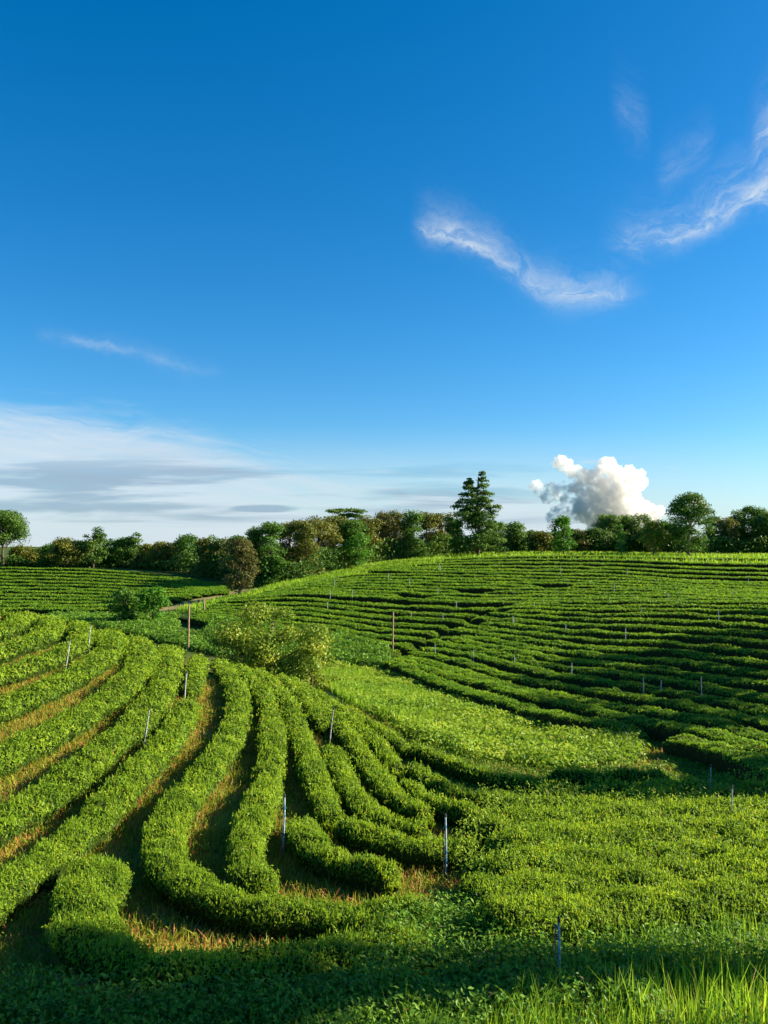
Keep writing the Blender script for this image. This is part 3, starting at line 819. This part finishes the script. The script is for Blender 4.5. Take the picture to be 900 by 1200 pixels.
def DLINE(px): return np.interp(px, [150, 200, 270, 300, 345, 400, 450, 500, 560], [158, 149, 134, 120, 121, 132, 142, 152, 158])


CN = {'dark': 'dark green', 'mid': 'mid green', 'olive': 'olive gold', 'rust': 'russet brown'}
LINE.sort()
marks = [(-999, 'the left edge tree'), (110, 'the tall round left tree'), (283, 'the lone brownish tree'), (405, 'the flat topped tree'), (559, 'the tallest tree'), (660, 'the bright tree under the cloud'), (808, 'the large right tree')]
cnt = {}
for (px, top, w, co) in LINE:
    mk = [m_ for m_ in marks if m_[0] < px][-1]; cnt[mk] = cnt.get(mk, 0) + 1
    n_ = cnt[mk]
    if px < 0 or px > 905: lab = f'{CN[co]} tree outside the {"left" if px < 0 else "right"} edge, {ORD[n_ - 1]} along the tree line'
    else: lab = f'{CN[co]} tree in the wood, {ORD[n_ - 1]} right of {mk[1]}'
    D = float(DLINE(px)) + rng.uniform(0, 9)
    tree(px, top + rng.uniform(-3, 1.5), w * rng.uniform(1.3, 1.6), D, rng.choice(['round', 'column']), co, lab, GT, bare=0.0, dens=1.25)

tree(318, 719, 136, 47.5, 'round', 'orchard', 'bushy yellow green orchard tree in the hollow behind the near slope', None, leaf=0.135, trunk='bark', bare=0.02, dens=2.2)
tree(366, 751, 76, 46.5, 'round', 'orchard', 'low side bush leaning against the right of the orchard tree', None, leaf=0.15, bare=0.0, dens=1.3)
tree(148, 692, 46, 84, 'round', 'mid', 'left one of two rounded shrubs by the pond, the darker', None, bare=0.02, leaf=.24)
tree(179, 690, 42, 83, 'round', 'bright', 'right one of two rounded shrubs by the pond, with a visible trunk', None, bare=0.2, leaf=.24)

# trees beyond the right edge of the photograph: they throw the long shade over the hollow and the foreground
SH = [(30, 14.9, 19, 3.4), (31, 12.4, 19.5, 4.6), (28.5, 10.2, 18, 4.2), (21, 25.6, 9.8, 6.0), (25.5, 27.6, 11.5, 5.4), (34, 38, 13, 7), (40, 44, 16, 8), (45, 51, 18, 9), (50, 58, 18, 8), (57, 64, 17, 9), (62, 74, 15, 8)]
for i, (x, y, h_, w_) in enumerate(SH):
    tree(500, 0, w_ / y * 1000, y, 'round', ('mid', 'dark')[i % 2], f'shade tree outside the right edge of the photo, {ORD[i]} from the viewer', 'shade trees right of the view', world=(x, y), height=h_, leaf=0.34, bare=.82 if i < 3 else 0.08, dens=(.5, .5, .5, .9, .9)[i] if i < 5 else 0.55)

# ------------------------------------------------------------------ ground cover (stuff)


def poly_pts(poly, n):
    poly = np.array(poly, float); lo, hi = poly.min(0), poly.max(0); out = np.empty((0, 2))
    while len(out) < n:
        p = rng.uniform(lo, hi, (n * 2, 2)); ins = np.zeros(len(p), bool)
        for i in range(len(poly)):
            a, b = poly[i], poly[i - 1]
            c = ((a[1] > p[:, 1]) != (b[1] > p[:, 1])) & (p[:, 0] < (b[0] - a[0]) * (p[:, 1] - a[1]) / (b[1] - a[1] + 1e-9) + a[0])
            ins ^= c
        out = np.vstack([out, p[ins]])
    return out[:n]


def world_pts(poly, n, dmin=6.0, dmax=230.0):
    """n points spread evenly over the piece of land seen inside the pixel polygon"""
    hull = hit(*zip(*poly), dmin, dmax, True)
    return poly_pts(hull, n)


def plants(q, XY, hmin, hmax, leaf, per, mi=0, spread=0.22, up=0.5, asp=0.5):
    """low leafy plants: a small dome of leaves each"""
    n = len(XY); h = rng.uniform(hmin, hmax, n); z = gz(XY[:, 0], XY[:, 1])
    idx = np.repeat(np.arange(n), per); m_ = len(idx)
    d = rng.normal(0, spread, (m_, 2)) * (h[idx] / hmax)[:, None]
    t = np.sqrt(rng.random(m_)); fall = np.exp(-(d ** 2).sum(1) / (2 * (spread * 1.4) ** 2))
    p = np.c_[XY[idx] + d, z[idx] + h[idx] * t * (0.35 + 0.65 * fall)]
    nr = np.c_[d / spread * 0.6, np.ones(m_)] + rng.normal(0, 0.5, (m_, 3))
    base = rng.uniform(-.25, .25, n)[idx]
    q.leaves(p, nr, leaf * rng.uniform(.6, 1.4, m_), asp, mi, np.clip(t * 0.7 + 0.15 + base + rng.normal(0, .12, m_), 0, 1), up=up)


def blades(q, XY, hmin, hmax, w, mi=0, lean=0.35, rnd=None):
    n = len(XY); z = gz(XY[:, 0], XY[:, 1]) - 0.02; h = rng.uniform(hmin, hmax, n); a = rng.uniform(0, 6.28, n)
    l = np.abs(rng.normal(0, lean, n)) * h; dx, dy = np.cos(a), np.sin(a)
    b = np.c_[XY, z]; wx = rng.uniform(0, 6.28, n); wv = np.c_[np.cos(wx), np.sin(wx), wx * 0] * (np.asarray(w) * np.ones(n))[:, None] / 2
    m1 = b + np.c_[dx * l * .25, dy * l * .25, h * .55]; tp = b + np.c_[dx * l, dy * l, h]
    v = np.stack([b - wv, b + wv, m1 + wv * .8, m1 - wv * .8, tp + wv * .12, tp - wv * .12], 1).reshape(-1, 3)
    k = np.arange(n)[:, None] * 6
    f = np.concatenate([k + np.array([[0, 1, 2, 3]]), k + np.array([[3, 2, 4, 5]])], 1).reshape(-1, 4)
    r = rng.random(n) if rnd is None else rnd
    q.add(v, f, mi, np.repeat(r, 2))


# short yellowed grass on the banks between the near hedges
q = Q()
XY = np.c_[rng.uniform(-22, 14, 380000), rng.uniform(8.5, 36, 380000)]
XY = XY[np.abs(XY[:, 0]) < XY[:, 1] * 0.62 + 2]
keep = wob(XY[:, 0], XY[:, 1], 3.5, 2) + rng.normal(0, .5, len(XY)) > -0.6
XY = XY[keep]
blades(q, XY, .06, .24, 0.016 + 0.0006 * XY[:, 1], 0, 0.5)
XY = XY[rng.random(len(XY)) < .06]
plants(q, XY, .06, .20, .05, 9, 0, .12)
o = q.build('short_grass', M['turf']); tag(o, 'short yellowed grass on the banks between the near tea hedges', 'grass', kind='stuff')

# the sunlit weeds of the hollow
q = Q()
XY = world_pts([(380, 782), (455, 793), (520, 812), (600, 830), (700, 856), (752, 866), (745, 898), (660, 905), (560, 895), (480, 869), (415, 828)], 5200, 25, 80)
hm = .75 + .25 * wob(XY[:, 0], XY[:, 1], 5, 2)
for lo_, hi_, sel in ((.12, .45, hm < .62), (.2, .62, (hm >= .62) & (hm < .85)), (.3, .8, hm >= .85)):
    if sel.any(): plants(q, XY[sel], lo_, hi_, .15, 28, 0, .3)
o = q.build('weeds', M['weed']); tag(o, 'tall sunlit pale green weeds filling the hollow between the two tea slopes', 'weeds', kind='stuff')
q = Q()
XY = world_pts([(366, 786), (440, 792), (520, 832), (500, 872), (405, 826)], 11000, 25, 80)
blades(q, XY, .2, .65, .045, 0, .35)
o = q.build('pale_grass', M['blade']); tag(o, 'feathery pale tall grass on the left part of the hollow', 'grass', kind='stuff')
# low weeds and grass in the shaded band below the hollow
q = Q()
XY = world_pts([(470, 868), (560, 890), (700, 905), (840, 888), (960, 896), (960, 945), (560, 960), (480, 905)], 2600, 15, 60)
plants(q, XY, .08, .24, .10, 26, 0, .22)
o = q.build('shaded_weeds', M['damp']); tag(o, 'low green weeds between the shaded hedges below the hollow', 'weeds', kind='stuff')
# the damp dark weeds round the pond
def nopond(XY):
    px, py = hit([226], [725], 60, 120, True)[0]
    return XY[~((np.abs(XY[:, 0] / XY[:, 1] - px / py) < .021) & (XY[:, 1] > py - 12) & (XY[:, 1] < py + 4))]


q = Q()
XY = world_pts([(60, 722), (120, 726), (250, 735), (300, 760), (262, 772), (200, 757), (110, 735)], 3200, 47, 90)
XY = nopond(XY)
plants(q, XY, .2, .8, .24, 18, 0, .35)
XY = world_pts([(205, 724), (240, 728), (300, 738), (400, 752), (455, 768), (450, 788), (395, 782), (330, 775), (262, 764)], 2600, 45, 120)
XY = nopond(XY)
plants(q, XY, .3, 1.1, .28, 22, 0, .4)
XY = nopond(world_pts([(60, 721), (125, 722), (200, 722), (240, 716), (250, 728), (232, 745), (190, 742), (60, 724)], 2200, 55, 120))
plants(q, XY, .2, .7, .28, 18, 0, .4)
XY = nopond(world_pts([(205, 722), (262, 702), (300, 696), (300, 706), (250, 728)], 1300, 55, 140))
plants(q, XY, .15, .5, .26, 14, 0, .4)
o = q.build('hollow_weeds', M['damp']); tag(o, 'dark green low weeds and bushes growing in the hollow around the pond', 'weeds', kind='stuff')
# green margin along the left flank of the right hill and loose weeds on the crest
q = Q()
XY = world_pts([(205, 716), (290, 698), (345, 682), (430, 664), (520, 655), (520, 662), (430, 674), (350, 690), (290, 704), (225, 722)], 9000, 70, 200)
blades(q, XY, .3, .8, .16, 0, .4)
XY = world_pts([(380, 672), (460, 655), (620, 647), (900, 650), (900, 662), (620, 656), (460, 664)], 12000, 90, 200)
blades(q, XY, .25, .75, .16, 0, .4)
o = q.build('margin_grass', M['blade']); tag(o, 'bright grass margin along the left flank and crest of the right hill', 'grass', kind='stuff')

# tall flowering shoots scattered through the right foreground
q = Q()
XY = world_pts([(570, 950), (900, 930), (960, 930), (960, 1060), (560, 1075), (530, 1010)], 1300, 10, 30)
plants(q, XY, .6, .98, .075, 20, 0, .13, up=1.5)
o = q.build('tall_weeds', M['weed']); tag(o, 'pale yellow green shoots standing out of the merged hedges on the right foreground', 'weeds', kind='stuff')
# weeds that blur the foot of the shaded front hedge
q = Q()
XY = poly_pts([(-6.5, 9.2), (-4.6, 10.6), (0, 11.0), (1.6, 12.2), (3.4, 12.4), (3.0, 9.8)], 900)
plants(q, XY, .25, .62, .075, 34, 0, .20, up=.8)
XY = poly_pts([(-.4, 10.8), (.2, 13.4), (2.2, 13.6), (2.0, 11.0)], 420)
plants(q, XY, .35, .75, .07, 34, 0, .18, up=.8)
o = q.build('front_weeds', M['damp']); tag(o, 'knee high leafy weeds along the foot of the shaded front hedge', 'weeds', kind='stuff')

# foreground: low mixed weeds along the bottom, grass blades on the right, straw
q = Q()
XY = np.vstack([poly_pts([(-8, 7.2), (-8, 9.7), (-4.5, 10.3), (0, 11.2), (1, 11.8), (1.2, 7.2)], 3300), poly_pts([(1, 7.2), (1, 11.8), (8, 13.4), (9, 7.2)], 420)])
plants(q, XY, .15, .50, .060, 34, 0, .15)
XY = poly_pts([(.3, 10.6), (.5, 13.6), (9, 15.6), (9, 12)], 1500)
plants(q, XY, .35, .65, .065, 34, 0, .16)
o = q.build('low_weeds', M['damp']); tag(o, 'low dark leafy weeds covering the ground along the bottom of the photo', 'weeds', kind='stuff')
q = Q()
XY = poly_pts([(0.6, 7.2), (0.9, 10.6), (3.2, 12.0), (8.5, 13.6), (8.5, 7.2)], 15000)
blades(q, XY, .15, .46, .015, 0, .22)
cl_ = poly_pts([(-0.6, 7.4), (-0.2, 11.5), (2.5, 13.5), (9, 15.5), (9, 7.4)], 130)
XY = np.repeat(cl_, 12, 0) + rng.normal(0, .09, (130 * 12, 2))
blades(q, XY, .3, .65, .016, 0, .4)
cl_ = poly_pts([(1.2, 7.4), (1.6, 11.0), (3.5, 12.6), (9, 14.2), (9, 7.4)], 260)
XY = np.repeat(cl_, 9, 0) + rng.normal(0, .08, (260 * 9, 2))
blades(q, XY, .35, .75, .017, 0, .28)
cl_ = poly_pts([(-8, 7.4), (-8, 9.0), (0, 10), (0, 7.4)], 60)
XY = np.repeat(cl_, 6, 0) + rng.normal(0, .06, (360, 2))
blades(q, XY, .3, .55, .016, 0, .4)
o = q.build('bright_grass', M['blade']); tag(o, 'upright bright green grass blades at the lower right of the photo', 'grass', kind='stuff')
q = Q()
XY = poly_pts([(0.6, 7.2), (0.9, 10.2), (4, 11.6), (8.5, 12.8), (8.5, 7.2)], 22000)
XY = XY[wob(XY[:, 0], XY[:, 1], 2.2, 3) > -0.1]
blades(q, XY, .03, .12, .012, 0, 3.0)
o = q.build('dry_straw', M['straw']); tag(o, 'flattened dry brown straw among the green blades at the lower right', 'straw', kind='stuff')


def grass_tuft(px, py, n, h, label, spread=0.03):
    spread = min(spread, .04)
    x, y = hit([px], [py], 6, 60, True)[0]; z = float(gz(x, y)); q = Q()
    for _ in range(n):
        a = rng.uniform(0, 6.28); hh = h * rng.uniform(.6, 1.1); reach = hh * rng.uniform(.15, .75); ox, oy = rng.normal(0, spread, 2)
        t = np.linspace(0, 1, 9); c = np.c_[ox + math.cos(a) * reach * t ** 1.5, oy + math.sin(a) * reach * t ** 1.5, hh * (1.45 * t - (0.45 + 0.55 * reach / hh) * t ** 2.4)]
        w = 0.011 * (1 - t ** 2 * .92); sd_ = np.array([-math.sin(a), math.cos(a), 0]) if rng.random() < .7 else np.array([math.cos(a), math.sin(a), 0.0])
        v = np.concatenate([c - sd_ * w[:, None], c + sd_ * w[:, None]]); i = np.arange(8)
        q.add(v, np.stack([i, i + 1, i + 10, i + 9], 1), 0, np.full(8, rng.uniform(.5, 1)))
    o = q.build('grass_tuft', M['blade']); o.location = (x, y, z); tag(o, label, 'grass tuft', 'long arching grass tufts in the foreground')


grass_tuft(28, 1190, 9, .62, 'arching grass tuft at the lower left corner of the photo')
grass_tuft(118, 1180, 8, .70, 'arching grass tuft with one high bent blade, right of the corner tuft')
grass_tuft(215, 1198, 3, .30, 'small two bladed grass tuft at the bottom edge, left half')
grass_tuft(400, 1120, 7, .50, 'grass tuft before the shaded front hedge, left of the photo centre')
grass_tuft(420, 1199, 6, .42, 'grass tuft at the bottom edge near the photo centre')
grass_tuft(462, 1115, 8, .60, 'grass tuft beside the end of the shaded front hedge')
grass_tuft(595, 1100, 12, .75, 'arching grass tuft left of the blue and white standpipe', .18)
grass_tuft(668, 1062, 12, .80, 'tall upright grass tuft behind the blue and white standpipe', .18)
grass_tuft(790, 1060, 12, .70, 'tall grass tuft at the foot of the right foreground hedges', .2)
grass_tuft(885, 1010, 14, .75, 'tall grass tuft at the right edge of the photo', .2)

# ------------------------------------------------------------------ pipes and posts


def standpipe(px, ytop, ybase, label, kind, lean=0.0, D=None, dmax=120, dmin=6):
    """a plastic riser tied to a stake with a small sprinkler on top"""
    if D is None:
        x, y = hit([px], [ybase], dmin, dmax, kind == 'blue')[0]
    else: x, _, _ = pd(px, ybase, D); y = D
    z = float(gz(x, y)); ztop = pd(px, ytop, y)[2]; H = ztop - z
    root = empty('standpipe', (x, y, z)); tag(root, label, 'pipe', 'irrigation pipes standing among the tea')
    r = 0.018 if y < 14 else 0.022 if y < 30 else 0.028 if y < 60 else 0.034
    zz = np.linspace(-.15, H - .05, 8); bx = lean * zz + 0.012 * np.sin(zz * 3 + px)
    r = r * .8
    q = Q().tube(np.c_[bx, zz * 0, zz], r, 8); q.build('riser', M[{'blue': 'pipe_blue', 'white': 'pipe_white', 'far': 'pipe_grey'}[kind]], root)
    if y < 45:
        q = Q().tube([(-.035, .02, -.15), (-.035 + lean * H * .6, .02, H * (.9 if y < 14 else .55))], r * .75, 6); q.build('stake', M['wood'], root)
        q = Q().tube([(bx[-1], 0, H - .07), (bx[-1], 0, H - .03), (bx[-1], 0, H)], [r * 1.4, r * 1.4, r * .7], 8)
        q.tube([(bx[-1] - .035, 0, H - .012), (bx[-1] + .045, 0, H + .008)], r * .45, 6); q.build('sprinkler_head', M['black'], root)
        if y < 20:
            for tz in (.35, .75):
                q = Q().tube([(lean * H * tz - .018, .01, H * tz), (lean * H * tz - .018, .01, H * tz + .02)], r * 2.1, 8); q.build('tie', M['black'], root)
    return root


PIPES = [(654, 1074, 1168, 'blue', .02, 'blue and white standpipe tied to a brown stake in the grass, nearest of all'),
         (332, 930, 1003, 'blue', .01, 'tall blue standpipe between hedges in the left middle of the near slope'),
         (522, 953, 1028, 'blue', .01, 'standpipe on the bare strip in the middle foreground'),
         (385, 829, 853, 'white', .12, 'slanted white pipe on the right flank of the near slope'),
         (168, 829, 852, 'white', .12, 'slanted pale pipe halfway down the near slope'),
         (76, 749, 766, 'white', .16, 'left one of the two white pipes near the left crest'),
         (104, 732, 748, 'white', .05, 'right one of the two white pipes near the left crest'),
         (216, 786, 800, 'white', .08, 'short pipe in the grass gap right below the crest'),
         (858, 920, 945, 'white', 0, 'white pipe at the back edge of the sunlit foreground hedges, far right'),
         (833, 896, 910, 'white', 0, 'small pipe at the end of the shaded low hedges on the right')]
for px, yt, yb, kd, ln, lab in PIPES: standpipe(px, yt, yb, lab, kd, ln)
FARP = [(822, 793, 815), (775, 795, 808), (754, 793, 807), (670, 776, 786), (603, 767, 776), (555, 761, 769), (510, 754, 762), (733, 735, 744), (663, 731, 737), (602, 724, 729),
        (842, 714, 722), (783, 694, 699), (657, 663, 669), (720, 683, 688), (752, 711, 716), (626, 706, 710), (519, 718, 724), (482, 716, 721), (535, 704, 708), (601, 721, 727),
        (392, 679, 684), (387, 691, 696), (413, 691, 695), (455, 671, 675), (480, 677, 681), (516, 662, 666), (513, 688, 692), (384, 705, 710), (515, 660, 664), (877, 675, 679), (859, 690, 694), (735, 666, 670)]
FARP.sort(key=lambda p: (p[0]))
for i, (px, yt, yb) in enumerate(FARP):
    where = 'lowest third' if yb > 760 else 'middle' if yb > 700 else 'top'
    standpipe(px, yt, yb + 2, f'small pale pipe on the right hill, {ORD[i] if i < 20 else "twenty " + ORD[i - 20]} from the left, in its {where}', 'far', 0, dmin=30, dmax=180)


def post(px, ytop, ybase, D, label, r=0.07):
    x, _, zt = pd(px, ytop, D); z = float(gz(x, D)); H = zt - z
    q = Q().tube([(0, 0, -.4), (.02, 0, H * .5), (.05, 0, H - .02), (.05, 0, H)], [r, r * .95, r * .85, r * .6], 8)
    o = q.build('wooden_post', M['wood']); o.location = (x, D, z); tag(o, label, 'post', 'tall bare wooden posts')


post(221, 708, 752, 66, 'tallest thick tan wooden post beside the pond')
post(239, 702, 719, 88, 'short tan wooden post behind the pond, beside the track', .09)
post(319, 711, 760, 62, 'wooden post rising out of the top of the orchard tree')
post(460, 717, 760, 61, 'reddish thin wooden post at the foot of the right hill', .06)
post(430, 663, 672, 128, 'small wooden post on the crest below the vivid green tree', .10)

# dark undergrowth at the foot of the wood
q = Q()
u_ = np.linspace(-95, 95, 520); pu_ = np.linspace(-160, 1080, 520); dl_ = DLINE(pu_) + 2; pts_ = np.c_[(pu_ - CX) / F_PX * dl_, dl_ + 2 * wob(u_, u_ * 0, 40, 1)]
c_ = np.repeat(pts_, 150, 0) + rng.normal(0, 1.2, (520 * 150, 2)); hh = 1.3 + 2.3 * ss(c_[:, 0], -45, -25) + 0.9 * wob(c_[:, 0], c_[:, 1], 9, 3)
zc_ = gz(c_[:, 0], c_[:, 1]) + hh * rng.random(len(c_)) ** 0.8
q.leaves(np.c_[c_, zc_], rng.normal(0, 1, (len(c_), 3)) + np.array([0, -.4, .6]), .42 * rng.uniform(.7, 1.5, len(c_)), .6, 0)
o = q.build('undergrowth', TREE['dark']); tag(o, 'dark undergrowth closing the gaps along the foot of the tree line', 'undergrowth', kind='stuff')

# pond and track
def sheet(name, poly, mat, lift, dmin=40, dmax=200, flat=False):
    H_ = hit(*zip(*poly), dmin, dmax, True); c = H_.mean(0); n = len(H_); rings = 5; q = Q(); V = []
    H_ = catmull(np.vstack([H_, H_[:1]]), 1.0)[:-1]; n = len(H_)
    for r in range(rings): V.append(c + (H_ - c) * max(0.02, r / (rings - 1)))
    V = np.vstack(V); Z = gz(V[:, 0], V[:, 1]) + lift
    if flat: Z[:] = Z.mean() + .12
    i = np.arange(n); i2 = (i + 1) % n
    for r in range(rings - 1): q.add(np.c_[V, Z] if r == 0 else np.empty((0, 3)), np.stack([r * n + i, r * n + i2, (r + 1) * n + i2, (r + 1) * n + i], 1) - (0 if r == 0 else q.n), 0, None, True)
    o = q.build(name, mat); tag(o, kind='structure'); return o


sheet('pond', [(208, 722), (222, 719), (240, 722), (246, 728), (230, 731), (212, 729)], M['water'], .1, 60, 120, True)


def strip(name, px, width, mat, lift=.03):
    C = catmull(hit(*zip(*px), 60, 200, True), 1.0); T = np.gradient(C, axis=0); T /= np.linalg.norm(T, axis=1, keepdims=True); N = np.c_[-T[:, 1], T[:, 0]]
    k = np.linspace(-.5, .5, 6) * width; V = C[:, None] + N[:, None] * k[None, :, None]; V = V.reshape(-1, 2); n = len(C)
    i = (np.arange(n - 1)[:, None] * 6 + np.arange(5)[None]).ravel(); q = Q()
    q.add(np.c_[V, gz(V[:, 0], V[:, 1]) + lift], np.stack([i, i + 6, i + 7, i + 1], 1), 0, None, True); o = q.build(name, mat); tag(o, kind='structure'); return o


strip('track', [(60, 714), (130, 715.5), (185, 715), (215, 709), (245, 701), (270, 695), (287, 691)], 3.0, M['path'])

# the tall cloud, two and a half kilometres away
def cumulus():
    D = 2500.0; q = Q(); me_n = 20
    B = [(655, 541, 8), (663, 546, 8), (672, 553, 8), (683, 560, 10), (694, 562, 12), (704, 552, 10), (712, 545, 9), (720, 555, 12), (729, 566, 14), (735, 580, 14), (722, 578, 17), (706, 575, 17),
         (742, 594, 14), (756, 600, 12), (768, 601, 10), (728, 596, 18), (710, 594, 19), (692, 586, 15), (690, 600, 16), (748, 558, 8), (752, 566, 7), (738, 552, 7), (815, 588, 6), (820, 594, 7), (812, 596, 7),
         (675, 572, 9), (716, 541, 6), (738, 607, 17), (762, 608, 10), (700, 608, 17)]
    G = [(630, 570, 9), (637, 576, 9), (645, 573, 8), (652, 580, 9), (659, 572, 7), (640, 584, 7), (664, 590, 9), (674, 596, 10), (654, 600, 9), (668, 604, 9), (680, 590, 9), (645, 606, 7), (660, 583, 6)]
    for lst, nm in ((B, 0), (G, 1)):
        more = []
        for (a, b, r) in lst:      # smaller heads budding from each lobe
            for _ in range(9 if nm == 0 else 5):
                t = rng.uniform(0, 6.28); more.append((a + math.cos(t) * r * .85, b - abs(math.sin(t)) * r * .8 * (1 if rng.random() < .75 else -1), r * rng.uniform(.22, .45)))
        for (a, b, r) in list(lst) + more:
            c = np.array(pd(a, b, D + rng.uniform(-14, 14))) ; rad = r * D / 1000
            th = np.linspace(0, math.pi, me_n); ph = np.linspace(0, 2 * math.pi, me_n * 2, endpoint=False)[::-1]
            T_, P_ = np.meshgrid(th, ph, indexing='ij')
            d = np.stack([np.sin(T_) * np.cos(P_), np.sin(T_) * np.sin(P_), np.cos(T_)], 2)
            w0 = c + d * rad; f = 0
            for o_, (sc_, am) in enumerate(((44, .22), (22, .20), (11, .17), (5.5, .09))):
                f = f + am * (wob(w0[..., 0] + w0[..., 2] * .7, w0[..., 1] - w0[..., 2] * .6, sc_, o_) + .6 * wob(w0[..., 2] * 1.3, w0[..., 0], sc_ * .8, o_ + 1))
            w0 = c + d * (rad * (1 + f))[..., None] * np.array([1, 1, .92]); n1, n2 = T_.shape
            i = (np.arange(n1 - 1)[:, None] * n2 + np.arange(n2)[None]); j = np.arange(n1 - 1)[:, None] * n2 + ((np.arange(n2) + 1) % n2)[None]
            q.add(w0.reshape(-1, 3), np.stack([i, j, j + n2, i + n2], 2).reshape(-1, 4), 0, None, True)
        o = q.build('cloud', M[('cloud', 'cloud_grey')[nm]], None, pd(710, 590, D)); tag(o, kind='structure'); q = Q()
        md = o.modifiers.new('one skin', 'REMESH'); md.mode = 'VOXEL'; md.voxel_size = 2.2


def cloud_mat(name, c, soft):
    m = new_mat(name); t = m.node_tree
    d = t.nodes.new('ShaderNodeBsdfDiffuse'); d.inputs[0].default_value = (*c, 1)
    tr = t.nodes.new('ShaderNodeBsdfTranslucent'); tr.inputs[0].default_value = (*c, 1)
    mx = t.nodes.new('ShaderNodeMixShader'); mx.inputs[0].default_value = .35; t.links.new(d.outputs[0], mx.inputs[1]); t.links.new(tr.outputs[0], mx.inputs[2])
    n = noise(wpos(), 0.07, 5, .65); tp = t.nodes.new('ShaderNodeBsdfTransparent'); m2 = t.nodes.new('ShaderNodeMixShader')
    f = sstep(n, soft - .12, soft + .12); t.links.new(f.s, m2.inputs[0]); t.links.new(mx.outputs[0], m2.inputs[1]); t.links.new(tp.outputs[0], m2.inputs[2])
    out = t.nodes.new('ShaderNodeOutputMaterial'); t.links.new(m2.outputs[0], out.inputs[0]); return m


def cloud_vol(name, c, dens, edge):
    m = new_mat(name); t = m.node_tree
    pv = t.nodes.new('ShaderNodeVolumePrincipled'); pv.inputs['Color'].default_value = (*c, 1); pv.inputs['Density'].default_value = dens
    pv.inputs['Anisotropy'].default_value = 0.2
    nz = noise(wpos(), 0.045, 5, .62); dn = sstep(nz, *edge) * dens; t.links.new(dn.s, pv.inputs['Density'])
    out = t.nodes.new('ShaderNodeOutputMaterial'); t.links.new(pv.outputs[0], out.inputs['Volume']); return m


M['cloud'] = cloud_vol('sunlit cloud', (.965, .945, .92), .08, (.36, .56))
M['cloud_grey'] = cloud_vol('ragged grey cloud', (.90, .92, .94), .07, (.44, .60))
cumulus()

for o in bpy.data.objects:
    l = o.get('label')
    if l and not (4 <= len(l.split()) <= 16): print('LABEL', len(l.split()), l)
